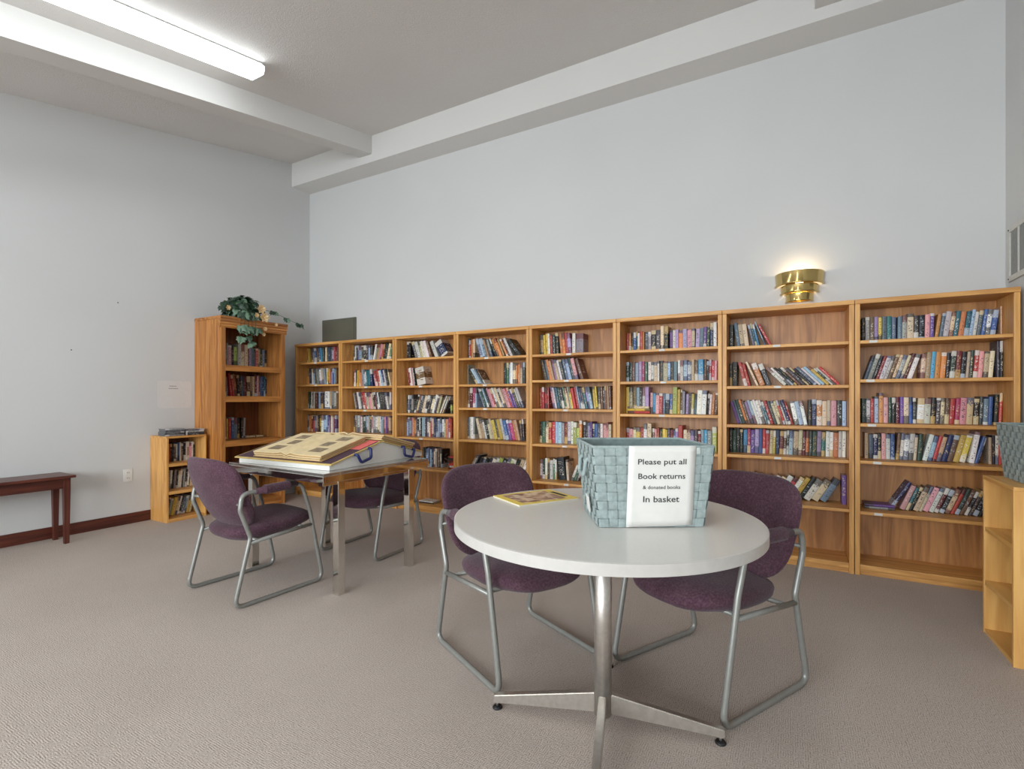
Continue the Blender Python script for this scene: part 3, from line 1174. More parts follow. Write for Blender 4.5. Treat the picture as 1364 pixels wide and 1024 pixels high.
def album(side, label, x0, x1, d0, d1, th, photos):
    xc, dc = (x0 + x1) / 2, (d0 + d1) / 2
    t_ = on_slope(side, 'photo_album', label, 'album', xc, dc, .0122)
    w_, h_ = (x1 - x0) / 2, (d1 - d0) / 2
    MB().box(-w_ - .004, w_ + .004, -h_ - .003, h_ + .003, 0, .004, .001).build('cover', 'page_edge', t_)
    for s in (-1, 1):
        # page block: curved up at the gutter, several leaves slightly fanned
        for lv in range(5):
            z0 = .004 + th * lv / 5
            z1 = .004 + th * (lv + .86) / 5
            out = w_ - .006 * (4 - lv) * .5 + random.uniform(-.004, .002)
            prof = []
            for q in range(9):
                u = q / 8
                x = .002 + (out - .002) * u
                hump = .010 * math.exp(-((u - .12) / .13) ** 2) - .010 * math.exp(-(u / .05) ** 2)
                prof.append((s * x, hump * (lv + 1) / 5))
            poly = [(x, z1 + h2) for x, h2 in prof] + [(x, z0 + h2) for x, h2 in prof[::-1]]
            dy = random.uniform(-.004, .004)
            MB().prism(poly, 1, -h_ + dy, h_ + dy).build('page', 'album_page' if lv == 4 else ('page_edge' if lv % 2 else 'album_page'), t_)
        for px, py, pw, ph in photos:
            zz = .004 + th * .972
            MB().box(s * .02 + s * px * (w_ - .03) - pw / 2, s * .02 + s * px * (w_ - .03) + pw / 2, py * h_ - ph / 2, py * h_ + ph / 2, zz, zz + .0006).build('photo', 'photo_print', t_)
    return t_


random.seed(11)
album(-1, 'open old photo album with brownish pages on the near slope of the stand', -.305, .325, .03, .425, .032,
      [(.62, .60, .10, .075), (.42, .05, .115, .08), (.60, -.52, .11, .075)])
album(1, 'open photo album lying on the far slope of the stand, seen edge on', -.22, .425, .004, .345, .034, [(.5, .4, .12, .09), (.5, -.4, .12, .09)])
t = on_slope(-1, 'paper_sheet', 'sheet of red paper tucked beside the open album on the near slope', 'paper', .352, .10, .0109)
MB().box(-.055, .055, -.09, .09, 0, .0008).build('sheet', 'red_card', t)

# ------------------------------------------------------------------ artificial ivy on the tall bookcase
random.seed(5)
IV = Vector((-5.03, 3.17, TH))
t = thing('ivy_plant', 'artificial trailing ivy with cream flowers on top of the dark oak bookcase', 'plant', IV)
MB().lathe([(0, 0), (.075, 0), (.10, .10), (.105, .105), (.095, .105), (.07, .02), (0, .02)], 20).build('pot', 'pot', t)


def leaf_pts(size):
    # five-lobed ivy leaf with folded midrib
    o = [(0, 0), (.30, -.10), (.50, .10), (.34, .28), (.46, .52), (.22, .58), (0, 1.0), (-.22, .58), (-.46, .52), (-.34, .28), (-.50, .10), (-.30, -.10)]
    return [(x * size, y * size, -abs(x) * size * .35 - .08 * size * (y ** 2)) for x, y in o]


def add_leaf(mb, pos, nrm, up, size, mi=0):
    n = nrm.normalized()
    u = (up - n * up.dot(n))
    if u.length < 1e-4:
        u = n.orthogonal()
    u.normalize()
    r_ = u.cross(n)
    pts = leaf_pts(size)
    c = mb.bm.verts.new(pos + u * size * .35 + n * .004)
    vs = [mb.bm.verts.new(pos + r_ * p[0] + u * p[1] + n * p[2]) for p in pts]
    for i in range(len(vs)):
        f = mb.bm.faces.new([c, vs[i], vs[(i + 1) % len(vs)]])
        f.material_index = mi
        f.smooth = True


fol = MB()
for k in range(330):
    th, ph = random.uniform(0, 2 * PI), random.uniform(-.5, 1.4)
    rr = random.uniform(.55, 1.0)
    d = Vector((math.cos(th) * math.cos(ph), math.sin(th) * math.cos(ph), math.sin(ph)))
    p = Vector((d.x * .15 + .02, d.y * .215, .10 + d.z * .155)) * 1
    p = Vector((.03, -.02, .09)) + (p - Vector((.03, -.02, .09))) * rr
    if p.z < .015:
        p.z = .015 + random.uniform(0, .05)
    nn = (d + Vector((random.uniform(-.6, .6), random.uniform(-.6, .6), random.uniform(-.3, .7)))).normalized()
    add_leaf(fol, p, nn, Vector((random.uniform(-1, 1), random.uniform(-1, 1), random.uniform(-1, .3))), random.uniform(.045, .072), 1 if random.random() < .16 else 0)
f_ = fol.build('foliage', ['leaf', 'leaf_pale'], t)
f_['kind'] = 'stuff'
fx = TX - IV.x + .045          # just in front of the crown moulding


def trail(pts, n, size, pale):
    path = fillet(pts, .06, 6)
    MB().tube(path, .0025, 6).build('stem', 'stem', t)
    L = len(path)
    for k in range(n):
        i = min(L - 1, int((k + .5) / n * L))
        p = path[i] + Vector((random.uniform(0, .015), random.uniform(-.02, .02), random.uniform(-.01, .01)))
        mb = MB()
        add_leaf(mb, p, Vector((1, -.6 + random.uniform(-.5, .5), .3)), Vector((.2, random.uniform(-1, 1), -.8)), size * random.uniform(.8, 1.15))
        mb.build('leaf', 'leaf_pale' if random.random() < pale else 'leaf', t)


# front cascade hanging over the moulding
for y0 in (-.11, -.07, -.03, .01, .05):
    trail([(.05, y0, .10), (fx - .005, y0, .06), (fx + .01, y0 - .01, -.10), (fx + .005, y0 - .02, -.24 + random.uniform(-.02, .05))], 15, .07, .6)
# trailing stem to the right
trail([(.05, .10, .14), (.12, .28, .12), (.16, .42, .06), (.185, .55, .015), (.20, .62, -.04)], 11, .055, .1)
trail([(.0, -.1, .14), (.03, -.2, .17), (.06, -.26, .12), (.08, -.25, .05)], 6, .05, .2)
for (x, y, z, s) in ((.17, .11, .115, .055), (.185, .135, .03, .06), (.20, .04, .04, .03), (.19, .14, -.09, .026), (.195, .12, -.15, .024), (.10, -.20, .09, .03), (.205, .26, -.03, .022)):
    mb = MB()
    for ring_, (cnt, tilt, sc) in enumerate(((6, .35, 1.0), (5, .8, .75))):
        for k in range(cnt):
            a = 2 * PI * k / cnt + ring_ * .4
            r_ = Vector((0, math.cos(a), math.sin(a)))
            c = Vector((x, y, z))
            side = Vector((0, -math.sin(a), math.cos(a)))
            fwd = Vector((1, -.35, .1)).normalized()
            q = [c, c + (r_ * .55 + side * .32) * s * sc + fwd * s * tilt * .4, c + r_ * s * sc + fwd * s * tilt, c + (r_ * .55 - side * .32) * s * sc + fwd * s * tilt * .4]
            mb.quad(q)
    mb.lathe([(0, .3 * s), (.18 * s, .2 * s), (.2 * s, 0)], 8, c=(x + .01, y, z - .1 * s))
    mb.build('flower', 'petal', t, True)

# measured runs of books: (case, shelf, x0, x1, lean in degrees, colour codes, height factor)
RUNS = [
    (8, 1, 0.444, 0.631, 0, 'kenVyuqu', 1.0),
    (8, 1, 0.637, 0.829, 1, 'uecKkpv', 1.0),
    (8, 1, 0.83, 1.141, 7, 'ouwcqoqlwubwb', 1.0),
    (8, 1, 1.146, 1.165, 0, 't', 1.1),
    (8, 2, 0.451, 0.714, 17, 'uekrwwncwcRw', 1.0),
    (8, 2, 0.755, 1.124, 4, 'ctsookGRkcGrpcc', 1.0),
    (8, 2, 1.127, 1.187, 0, 'Kk', 1.32),
    (8, 3, 0.442, 0.536, 0, 'Gwrl', 1.0),
    (8, 3, 0.536, 0.561, 0, 'o', 1.18),
    (8, 3, 0.562, 0.737, 0, 'pGkRvcbK', 1.0),
    (8, 3, 0.739, 1.019, 3, 'wwkKcnrmpt', 1.0),
    (8, 3, 1.02, 1.11, 2, 'kKub', 1.0),
    (8, 3, 1.113, 1.171, 2, 'kr', 1.12),
    (8, 4, 0.458, 0.624, 0, 'tuBkpwb', 1.0),
    (8, 4, 0.628, 0.764, 4, 'nwwwcG', 1.0),
    (8, 4, 0.767, 0.993, 13, 'wlrtBnyy', 1.0),
    (8, 4, 0.996, 1.045, 9, 'w', 1.15),
    (8, 4, 1.048, 1.09, 14, 'bB', 1.0),
    (8, 4, 1.093, 1.193, 0, 'ckwr', 1.0),
    (8, 5, 0.583, 0.642, 30, 'B', 1.25),
    (8, 5, 0.646, 1.064, 21, 'pqkccpwRkcrGnkKkk', 1.0),
    (7, 1, -0.4, -0.368, 0, 'K', 1.0),
    (7, 1, -0.357, -0.266, -7, 'ucc', 1.05),
    (7, 1, -0.255, -0.194, -13, 'uqs', 1.0),
    (7, 1, -0.19, -0.15, -21, 'l', 1.12),
    (7, 1, -0.134, -0.099, -26, 'r', 1.0),
    (7, 2, -0.396, -0.339, 0, 'Kk', 1.0),
    (7, 2, -0.329, -0.255, -14, 'rr', 1.0),
    (7, 2, -0.231, -0.2, -23, 'c', 1.08),
    (7, 2, -0.19, -0.15, -20, 'o', 1.0),
    (7, 2, -0.146, -0.109, -20, 'K', 1.0),
    (7, 2, -0.027, 0.33, -43, 'wwkknKkkuwlyGwr', 0.95),
    (7, 3, -0.361, 0.026, -17, 'vuGonVlwwwuqrKccrwBr', 1.0),
    (7, 3, 0.03, 0.119, -11, 'wlw', 1.0),
    (7, 3, 0.12, 0.356, 0, 'kBoccpkl', 1.0),
    (7, 4, -0.4, -0.301, 0, 'kGkk', 1.0),
    (7, 4, -0.301, -0.126, 1, 'smvVbrr', 1.0),
    (7, 4, -0.125, 0.028, 2, 'cyBRnKl', 1.0),
    (7, 4, 0.029, 0.126, 2, 'ccRo', 1.0),
    (7, 4, 0.127, 0.228, 2, 'KGVq', 1.0),
    (7, 4, 0.23, 0.357, 1, 'wwoww', 1.0),
    (7, 5, -0.378, 0.286, 30, 'wrcwwRcwrwykwcu', 1.0),
    (7, 5, 0.326, 0.354, 0, 'v', 1.1),
    (6, 1, -1.224, -1.052, 0, 'rokbqwro', 1.0),
    (6, 1, -1.049, -0.92, 0, 'KekK', 1.0),
    (6, 1, -0.918, -0.889, 0, 'c', 1.22),
    (6, 1, -0.887, -0.854, 0, 'k', 1.15),
    (6, 1, -0.844, -0.649, 0, 'vwVoVpc', 1.0),
    (6, 1, -0.646, -0.535, 2, 'VuvG', 1.0),
    (6, 1, -0.534, -0.486, 0, 'Bw', 1.18),
    (6, 2, -1.217, -1.128, 0, 'GGn', 1.0),
    (6, 2, -1.127, -1.025, 0, 'lVmg', 1.0),
    (6, 2, -1.021, -0.927, 0, 'wwcw', 1.0),
    (6, 2, -0.923, -0.786, 0, 'KclKu', 1.0),
    (6, 2, -0.782, -0.654, 0, 'wwlwc', 1.0),
    (6, 2, -0.652, -0.584, 0, 'ns', 1.0),
    (6, 2, -0.584, -0.487, 1, 'nkrrp', 1.0),
    (6, 3, -1.224, -1.011, 0, 'ycnlKwV', 1.35),
    (6, 3, -1.004, -0.823, 1, 'psprukb', 1.0),
    (6, 3, -0.821, -0.786, 1, 'h', 1.3),
    (6, 3, -0.782, -0.725, 1, 'yne', 1.15),
    (6, 3, -0.722, -0.64, 2, 'VKyu', 1.0),
    (6, 3, -0.637, -0.566, 3, 'ww', 1.15),
    (6, 3, -0.563, -0.487, 4, 'kwon', 1.0),
    (6, 4, -1.217, -1.055, 0, 'rpcyr', 1.0),
    (6, 4, -1.053, -0.991, 0, 'wc', 1.25),
    (6, 4, -0.984, -0.779, 0, 'nprGyyKRlV', 1.0),
    (6, 4, -0.776, -0.741, 0, 'r', 1.25),
    (6, 4, -0.738, -0.628, 0, 'ccVK', 1.0),
    (6, 4, -0.626, -0.523, 0, 'Rlse', 1.0),
    (6, 4, -0.519, -0.486, 0, 'h', 1.2),
    (5, 1, -2.053, -2.005, 0, 'G', 1.05),
    (5, 1, -1.998, -1.824, -3, 'tyywrGk', 1.0),
    (5, 1, -1.815, -1.7, -6, 'oorV', 1.0),
    (5, 1, -1.692, -1.658, 0, 'w', 1.0),
    (5, 1, -1.655, -1.586, 0, 'e', 1.0),
    (5, 2, -2.02, -1.636, -14, 'KuotVcwKulGp', 1.0),
    (5, 2, -1.631, -1.573, -18, 'n', 1.0),
    (5, 3, -2.053, -1.921, -1, 'rrrr', 1.0),
    (5, 3, -1.917, -1.501, -11, 'pwqGKgceyrrlBKqVl', 1.0),
    (5, 3, -1.496, -1.453, -5, 'yy', 1.0),
    (5, 3, -1.451, -1.329, -2, 'KnKntn', 1.0),
    (5, 4, -2.024, -1.62, 0, 'kgcrrlleRwwhh', 1.0),
    (5, 4, -1.618, -1.593, 0, 'o', 1.1),
    (5, 4, -1.586, -1.329, 0, 'kKVvBbKwppc', 1.0),
    (5, 5, -2.047, -1.842, 0, 'wGwKwgw', 0.95),
    (5, 5, -1.833, -1.755, -7, 'k', 1.1),
    (5, 5, -1.752, -1.721, -4, 'c', 1.0),
    (5, 5, -1.709, -1.636, 22, 'wgw', 0.8),
    (4, 1, -2.84, -2.732, 0, 'Kroc', 1.0),
    (4, 1, -2.682, -2.526, -18, 'ulutKe', 1.0),
    (4, 1, -2.486, -2.382, -23, 'koot', 1.0),
    (4, 1, -2.365, -2.289, -26, 'oRw', 1.0),
    (4, 1, -2.272, -2.186, -38, 'k', 1.0),
    (4, 2, -2.84, -2.813, 0, 'e', 1.0),
    (4, 2, -2.747, -2.61, -33, 'kllun', 0.9),
    (4, 2, -2.399, -2.169, 0, 'kglwcoocK', 1.0),
    (4, 3, -2.84, -2.706, 0, 'nRml', 1.0),
    (4, 3, -2.646, -2.172, -22, 'lGlkpprwckcpprvvKww', 1.0),
    (4, 4, -2.84, -2.728, 0, 'uwwe', 1.05),
    (4, 4, -2.682, -2.222, -14, 'ctwkccyKywbvmot', 1.0),
    (4, 4, -2.22, -2.169, -5, 'KK', 1.0),
    (4, 5, -2.849, -2.765, 32, 'wwK', 1.0),
    (4, 5, -2.728, -2.189, 22, 'kukKwuhkwhnkcw', 0.8),
    (3, 1, -3.648, -3.561, 0, 'kk', 1.0),
    (3, 1, -3.525, -3.276, -18, 'uwcwwn', 1.0),
    (3, 1, -3.228, -3.18, -24, 'w', 1.0),
    (3, 1, -3.17, -3.029, -33, 'B', 1.05),
    (3, 2, -3.665, -3.488, -9, 'rRwpwk', 1.0),
    (3, 2, -3.48, -3.345, -12, 'n', 1.0),
    (3, 3, -3.648, -3.521, 0, 'kuKe', 1.0),
    (3, 3, -3.514, -3.189, 17, 'kcKKckKcwKc', 1.0),
    (3, 3, -3.186, -3.029, 24, 'KcwkwK', 1.0),
    (3, 3, -3.026, -3.009, 0, 'h', 0.5),
    (3, 4, -3.658, -3.011, 0, 'lulpooukwkllKwcrcBKllwcoprr', 1.0),
    (3, 5, -3.394, -3.205, 0, 'KklulBce', 1.0),
    (3, 5, -3.199, -3.132, 0, 'oKck', 1.0),
    (2, 1, -4.499, -4.344, 0, 'Gkwqnb', 1.0),
    (2, 1, -4.338, -4.126, 0, 'lGkKlK', 1.0),
    (2, 1, -4.122, -3.849, 13, 'wetpprkGcg', 1.0),
    (2, 2, -4.508, -4.347, 0, 'krwoGy', 1.0),
    (2, 2, -4.344, -4.131, -4, 'ooelwqqB', 1.0),
    (2, 2, -4.105, -3.841, -14, 'prrrwlBwKkc', 1.0),
    (2, 3, -4.49, -3.88, -12, 'eKwwKrrecppcKRKwKKKKw', 1.0),
    (2, 3, -3.876, -3.849, 0, 'w', 1.0),
    (2, 4, -4.499, -3.854, 0, 'KnewpwKGlweKpwwcwlepvpc', 1.0),
    (1, 1, -5.283, -5.241, 0, 'K', 1.0),
    (1, 1, -5.232, -5.16, -3, 'yy', 1.0),
    (1, 1, -5.132, -4.907, -6, 'KebnKbsK', 1.0),
    (1, 1, -4.902, -4.681, 0, 'cGBGVrR', 1.0),
    (1, 2, -5.283, -5.241, 0, 'K', 1.0),
    (1, 2, -5.232, -5.094, -4, 'oyKwl', 1.0),
    (1, 2, -5.085, -4.889, -8, 'Keewcl', 1.0),
    (1, 2, -4.884, -4.804, -2, 'yyo', 1.0),
    (1, 2, -4.795, -4.698, 0, 'Vbln', 1.0),
    (1, 3, -5.36, -5.024, 0, 'kGkwkGwnRk', 1.0),
    (1, 3, -5.02, -4.897, 0, 'lkK', 1.0),
    (1, 3, -4.893, -4.814, 0, 'w', 1.1),
    (1, 3, -4.809, -4.681, 0, 'teewn', 1.0),
    (1, 4, -5.331, -5.245, 0, 'kKG', 1.0),
    (1, 4, -5.241, -5.085, 0, 'noooRr', 1.0),
    (1, 4, -5.081, -4.965, 0, 'ecky', 1.0),
    (1, 4, -4.962, -4.884, 0, 'wl', 1.0),
    (1, 4, -4.88, -4.698, 0, 'lvVnwpRv', 1.0),
    ('T', 1, 2.997, 3.024, 0, 'k', 1.0),
    ('T', 1, 3.026, 3.122, 0, 'cee', 1.1),
    ('T', 1, 3.124, 3.223, 0, 'pkh', 1.0),
    ('T', 1, 3.225, 3.338, 0, 'wcc', 1.12),
    ('T', 1, 3.34, 3.609, 0, 'RVuurtGuk', 1.0),
    ('T', 2, 2.988, 3.013, 0, 'w', 1),
    ('T', 2, 3.02, 3.122, -3, 'ukGKe', 1),
    ('T', 2, 3.132, 3.199, -6, 'rro', 1.08),
    ('T', 2, 3.214, 3.34, -3, 'RkkuKR', 1.05),
    ('T', 2, 3.343, 3.431, 0, 'ntc', 1),
    ('T', 2, 3.433, 3.609, 0, 'RpnbBqB', 1.05),
    ('T', 3, 3.002, 3.08, 0, 'kw', 0.95),
    ('T', 3, 3.083, 3.16, 0, 'uyr', 1),
    ('T', 3, 3.162, 3.258, 0, 'buk', 1),
    ('T', 3, 3.26, 3.32, 2, 'kKe', 1),
    ('S', 1, 2.531, 2.802, 0, 'RrkkKwbwnkwtpwk', 1),
    ('S', 2, 2.531, 2.822, 4, 'kewkeKwwkekwKcw', 1),
    ('S', 3, 2.529, 2.822, 13, 'ueytcwkuulyc', 1),
]

# ------------------------------------------------------------------ books
PAL = {'k': ((30, 30, 33), 'black'), 'K': ((66, 64, 66), 'charcoal'), 'w': ((226, 222, 214), 'white'), 'c': ((226, 204, 164), 'cream'),
       't': ((188, 150, 108), 'tan'), 'b': ((62, 96, 164), 'blue'), 'B': ((38, 48, 96), 'navy'), 'l': ((158, 186, 212), 'light blue'),
       's': ((64, 150, 196), 'sky blue'), 'r': ((196, 56, 50), 'red'), 'R': ((116, 34, 38), 'maroon'), 'p': ((220, 150, 156), 'pink'),
       'm': ((192, 52, 104), 'magenta'), 'o': ((222, 134, 64), 'orange'), 'y': ((224, 188, 66), 'yellow'), 'g': ((70, 122, 88), 'green'),
       'G': ((40, 70, 58), 'dark green'), 'v': ((110, 72, 150), 'violet'), 'V': ((168, 144, 190), 'lavender'), 'n': ((116, 80, 54), 'brown'),
       'e': ((148, 148, 146), 'grey'), 'u': ((94, 114, 134), 'slate blue'), 'h': ((178, 198, 92), 'lime green'), 'q': ((40, 116, 124), 'teal')}
INKS = [(232, 228, 218), (226, 206, 160), (34, 34, 38), (60, 56, 58), (236, 232, 224), (190, 200, 212), (110, 40, 44), (58, 70, 110), (210, 176, 110)]


def book_bm(bm, t, dp, h, base, ink, seed, mat=None, lay=None):
    """hollow cover (spine towards -y, rounded) round an inset page block; spine bottom-left at the origin"""
    lb, li, uvl = lay
    ct = .0016
    sp = [(0, .004), (t * .12, .0012), (t * .5, 0), (t * .88, .0012), (t, .004)]
    outer = [(0, dp)] + sp + [(t, dp)]
    inner = [(ct, dp), (ct, .005), (t - ct, .005), (t - ct, dp)]

    def V(x, y, z):
        p = Vector((x, y, z))
        return bm.verts.new(mat @ p if mat else p)
    o0 = [V(x, y, 0) for x, y in outer]
    o1 = [V(x, y, h) for x, y in outer]
    fs = []
    n = len(outer)
    for i in range(n - 1):
        f = bm.faces.new([o0[i], o0[i + 1], o1[i + 1], o1[i]])
        spine = 1 <= i <= 4
        for lp in f.loops:
            top = lp.vert in o1[i:i + 2]
            k = o0.index(lp.vert) if not top else o1.index(lp.vert)
            if spine:
                lp[uvl].uv = (outer[k][0] / t, 1.0 if top else 0.0)
            else:
                lp[uvl].uv = (outer[k][1] / dp * (1 if i else 1), 1.0 if top else 0.0)
        f.smooth = False
        fs.append((f, 0))
    # end caps of the cover (thin) and the page block, 2.5 mm inside
    for z, vs in ((0, o0), (h, o1)):
        i4 = [V(x, y, z) for x, y in inner]
        for a in ([vs[0], vs[1], i4[1], i4[0]], [vs[1], vs[2], vs[3], vs[4], vs[5], i4[2], i4[1]], [vs[5], vs[6], i4[3], i4[2]]):
            f = bm.faces.new(a)
            for lp in f.loops:
                lp[uvl].uv = (.02, .5)
            fs.append((f, 0))
    z0, z1 = .002, h - .0025
    pg = [(ct, .0045), (t - ct, .0045), (t - ct, dp - .002), (ct, dp - .002)]
    a = [V(x, y, z0) for x, y in pg]
    b = [V(x, y, z1) for x, y in pg]
    fs.append((bm.faces.new(a[::-1]), 1))
    fs.append((bm.faces.new(b), 1))
    fs.append((bm.faces.new([a[2], a[3], b[3], b[2]]), 1))
    bc = lin(base) + (seed,)
    ic = lin(ink) + (1,)
    for f, mi in fs:
        f.material_index = mi
        for lp in f.loops:
            lp[lb] = bc
            lp[li] = ic


def new_book_bm():
    bm = bmesh.new()
    return bm, (bm.loops.layers.float_color.new('base'), bm.loops.layers.float_color.new('ink'), bm.loops.layers.uv.new('UVMap'))


random.seed(21)
ORD = ['first', 'second', 'third', 'fourth', 'fifth', 'sixth', 'seventh', 'eighth', 'ninth', 'tenth', 'eleventh', 'twelfth', 'thirteenth', 'fourteenth',
       'fifteenth', 'sixteenth', 'seventeenth', 'eighteenth', 'nineteenth', 'twentieth', 'twenty-first', 'twenty-second', 'twenty-third', 'twenty-fourth',
       'twenty-fifth', 'twenty-sixth', 'twenty-seventh', 'twenty-eighth', 'twenty-ninth', 'thirtieth', 'thirty-first', 'thirty-second', 'thirty-third', 'thirty-fourth']
SHN = {1: 'top shelf', 2: 'second shelf', 3: 'third shelf', 4: 'fourth shelf', 5: 'fifth shelf'}
HGT = {1: .200, 2: .190, 3: .196, 4: .200, 5: .195, 6: .166, 7: .180, 8: .172, 'T': .225, 'S': .175}
DEP = {1: .130, 2: .125, 3: .130, 4: .130, 5: .130, 6: .110, 7: .115, 8: .110, 'T': .155, 'S': .130}
CN = {k: '%s bookcase' % v for k, v in CASE_NAME.items()}
CN['T'] = 'dark oak bookcase under the ivy'
CN['S'] = 'small pale bookcase'
books = []          # one entry each: matrix, size, colours, shelf, order


def frame_of(unit):
    """world matrix whose x runs along the shelf, y into the case"""
    if unit == 'T':
        return Matrix.Translation((0, 0, 0)) @ Matrix.Rotation(R(90), 4, 'Z')
    if unit == 'S':
        return Matrix.Rotation(R(90), 4, 'Z')
    return Matrix.Identity(4)


shelves = {}
for u_, sh, x0, x1, lean, codes, hs in RUNS:
    shelves.setdefault((u_, sh), []).append([x0, x1, lean, codes, hs])

for (u_, sh), runs in shelves.items():
    if u_ == 'T':
        z, top, lo_x, hi_x, ybk = TS[sh] + .0005, {1: 1.86, 2: 1.44, 3: 1.125}[sh], TY0 + .024, TY1 - .024, -(XL + .014)
    elif u_ == 'S':
        z, top, lo_x, hi_x, ybk = SS[sh] + .0005, {1: .785, 2: .52, 3: .258}[sh], SY0 + .020, SY1 - .020, -(XL + .012)
    else:
        zs = SHELF_Z[u_]
        z = zs[sh - 1] + .0005
        top = (zs[sh - 2] - .024) if sh > 1 else TOPZ - .034
        lo_x, hi_x, ybk = EDGE[u_ - 1] + .031, EDGE[u_] - .031, YBK - .010
    runs.sort(key=lambda r: r[0])
    runs[0][0] = max(runs[0][0], lo_x + .001)
    runs[-1][1] = min(runs[-1][1], hi_x - .001)
    bh = HGT[u_]
    sn = lambda d: math.sin(R(d))
    # leave room at the foot for the books that lean on a neighbour or a side panel
    for i, r_ in enumerate(runs):
        h = bh * r_[4] * 1.05
        if r_[2] < 0:
            if i == 0:
                need = lo_x + h * sn(-r_[2])
            else:
                pl = runs[i - 1][2]
                hp = bh * runs[i - 1][4] * .93
                need = runs[i - 1][1] + (max(0, h * sn(-r_[2]) - h * sn(-pl) * math.cos(R(r_[2])) / max(.3, math.cos(R(pl)))) if pl <= 0 else h * sn(-r_[2]))
                if pl < 0 and hp * math.cos(R(pl)) < h * math.cos(R(r_[2])):
                    need += .004
            if r_[0] < need:
                sft = need - r_[0] + .001
                r_[0] += sft
                r_[1] += min(sft, .01) if i + 1 < len(runs) else 0
        if i + 1 < len(runs) and runs[i + 1][0] < r_[1] + .001:
            runs[i + 1][0] = r_[1] + .001
    for i in range(len(runs) - 1, -1, -1):
        r_ = runs[i]
        h = bh * r_[4] * 1.05
        if r_[2] > 0:
            if i == len(runs) - 1:
                lim = hi_x - h * sn(r_[2])
            else:
                nl = runs[i + 1][2]
                lim = runs[i + 1][0] - (max(0, h * sn(r_[2]) - h * sn(nl) * math.cos(R(r_[2])) / max(.3, math.cos(R(nl)))) if nl >= 0 else h * sn(r_[2]))
            if r_[1] > lim:
                d_ = r_[1] - lim + .001
                r_[1] -= d_
                if r_[1] - r_[0] < .012 * len(r_[3]):
                    r_[0] = r_[1] - .012 * len(r_[3])
    runs[-1][1] = min(runs[-1][1], hi_x - .001)
    order = 0
    for x0, x1, lean, codes, hs in runs:
        n = len(codes)
        wts = [random.uniform(.72, 1.28) for _ in codes]
        span = max(x1 - x0, .008 * n)
        cl = math.cos(R(lean))
        x = x0
        for cch, wt in zip(codes, wts):
            step = span * wt / sum(wts)
            t_ = step * cl - .0008
            h = bh * hs * random.uniform(.94, 1.04)
            lim = (top - z) - .004
            while h * cl + t_ * abs(sn(lean)) > lim and h > .08:
                h *= .985
            dp = DEP[u_] * (1.0 if hs <= 1.05 else 1.12) * random.uniform(.94, 1.05)
            a = R(lean)
            if lean < 0:
                piv = Vector((x, 0, z))
                m = Matrix.Translation(piv) @ Matrix.Rotation(a, 4, 'Y')
            elif lean > 0:
                m = Matrix.Translation((x + step, 0, z)) @ Matrix.Rotation(a, 4, 'Y') @ Matrix.Translation((-t_, 0, 0))
            else:
                m = Matrix.Translation((x + .0004, 0, z))
            yb = ybk - dp - .004
            m = frame_of(u_) @ Matrix.Translation((0, yb, 0)) @ m
            order += 1
            base, cname = PAL[cch]
            j = random.uniform(.86, 1.14)
            gm = sum(base) / 3
            base = tuple(max(8, min(245, (gm + (v - gm) * .84) * j + random.uniform(-7, 7))) for v in base)
            lum = sum(base) / 3
            inks = [q for q in INKS if abs(sum(q) / 3 - lum) > 60]
            books.append(dict(m=m, t=t_, d=dp, h=h, base=base, ink=random.choice(inks), seed=random.random(), cname=cname, u=u_, sh=sh, k=order, lean=lean))
            x += step

# flat piles: (unit, shelf, x of left end, depth offset, colours bottom to top, length, thickness)
for u_, sh, xs, yo, codes, ln, th in ((8, 5, .452, 0.03, 'ev', .165, .016), (6, 3, -1.180, .02, 'ryc', .18, .020), (3, 5, -3.02, .05, 'rwrrRkr', .135, .019),
                                      (4, 2, -2.66, .06, 'e', .15, .010), (3, 6, -3.40, .05, 'kw', .19, .012), ('T', 3, 3.33, .03, 'c', .10, .016), ('T', 3, 3.45, .03, 'c', .10, .016)):
    if u_ == 'T':
        z, ybk = TS[sh] + .0005, -(XL + .014)
    else:
        z, ybk = (SHELF_Z[u_] + [.069])[sh - 1] + .0005, YBK - .010
    for k, cch in enumerate(codes):
        base, cname = PAL[cch]
        dp = .125
        front = ybk - .135 - yo
        l2 = ln * random.uniform(.95, 1.02)
        # spine faces the room, book lies on its side
        m = frame_of(u_) @ Matrix.Translation((xs, front, z + th)) @ Matrix.Rotation(R(90), 4, 'Y')
        books.append(dict(m=m, t=th - .0006, d=dp, h=l2, base=base, ink=(60, 50, 40), seed=random.random(), cname=cname, u=u_, sh=sh, k=100 + k, lean=90))
        z += th

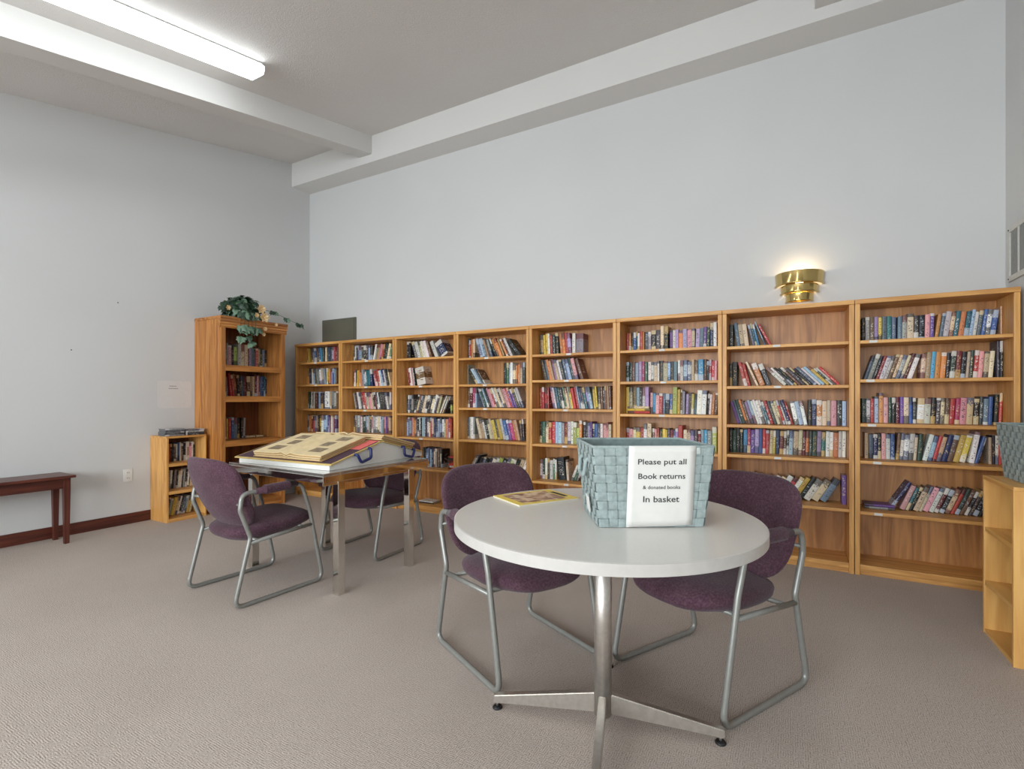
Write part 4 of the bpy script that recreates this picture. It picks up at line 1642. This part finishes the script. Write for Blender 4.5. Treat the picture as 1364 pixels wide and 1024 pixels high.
# move the small standing books of the pile shelf behind the pile: they already stand at the back
eye = Vector((0, 0, CAM_H))
yaw = R(29.14)
fwd = Vector((-math.sin(yaw), math.cos(yaw), 0))
for b in books:
    c = b['m'] @ Vector((b['t'] / 2, 0, b['h'] / 2))
    dpt = (c - eye).dot(fwd)
    b['size'] = b['t'] * b['h'] / dpt ** 2
    if b['u'] == 7 and b['sh'] == 5 and c.x < .16:
        b['size'] = 0          # behind the chair
    if b['u'] == 4 and b['sh'] == 5:
        b['size'] *= .3
    if b['u'] in ('S',):
        b['size'] = 0
books.sort(key=lambda b: -b['size'])
single, rest = books[:300], books[300:]
seen = {}
for b in single:
    bm, lay = new_book_bm()
    book_bm(bm, b['t'], b['d'], b['h'], b['base'], b['ink'], b['seed'], None, lay)
    bmesh.ops.recalc_face_normals(bm, faces=list(bm.faces))
    me = bpy.data.meshes.new('book')
    bm.to_mesh(me)
    bm.free()
    o = link('book', me, ['book', 'book_pages'])
    o.matrix_world = b['m']
    loc, rot, _ = b['m'].decompose()
    o.location = loc
    o.rotation_euler = rot.to_euler()
    lean = b['lean']
    how = 'upright' if abs(lean) < 6 else ('leaning' if abs(lean) < 40 else ('toppled' if abs(lean) < 80 else 'flat piled'))
    if lean == 90:
        where = '%s from bottom' % ORD[b['k'] - 100]
    else:
        where = '%s from left' % ORD[b['k'] - 1]
    lb = '%s %s book %s, %s of %s' % (how, b['cname'], where, SHN.get(b['sh'], 'bottom shelf'), CN[b['u']])
    tag(o, lb, 'book', 'books on the bookcases')
bm, lay = new_book_bm()
for b in rest:
    book_bm(bm, b['t'], b['d'], b['h'], b['base'], b['ink'], b['seed'], b['m'], lay)
bmesh.ops.recalc_face_normals(bm, faces=list(bm.faces))
me = bpy.data.meshes.new('books')
bm.to_mesh(me)
bm.free()
o = link('books', me, ['book', 'book_pages'])
o['kind'] = 'stuff'
tag(o, 'the smaller, farther books filling the shelves towards the left corner', 'books')

# disc cases in two piles on the small bookcase
pal = [(70, 70, 74), (120, 120, 124), (52, 52, 56), (150, 150, 150), (86, 86, 92)]
for si, (y0, n) in enumerate(((2.476, 5), (2.662, 4))):
    z = SH + .0004
    for k in range(n):
        w_ = .172
        bm, lay = new_book_bm()
        book_bm(bm, .0138, .125, w_, random.choice(pal), (210, 210, 210), random.random(), None, lay)
        bmesh.ops.recalc_face_normals(bm, faces=list(bm.faces))
        me = bpy.data.meshes.new('disc_case')
        bm.to_mesh(me)
        bm.free()
        o = link('disc_case', me, ['book', 'grey_plastic'])
        o.location = (SX - .03 - random.uniform(0, .02), y0 + random.uniform(-.003, .004), z + .0138)
        o.rotation_euler = (Matrix.Rotation(R(90), 4, 'Z') @ Matrix.Rotation(R(90), 4, 'Y')).to_euler()
        tag(o, '%s disc case from the bottom of the %s pile on top of the small bookcase' % (ORD[k], ('left', 'right')[si]), 'disc case', 'disc cases on the small bookcase')
        z += .0142
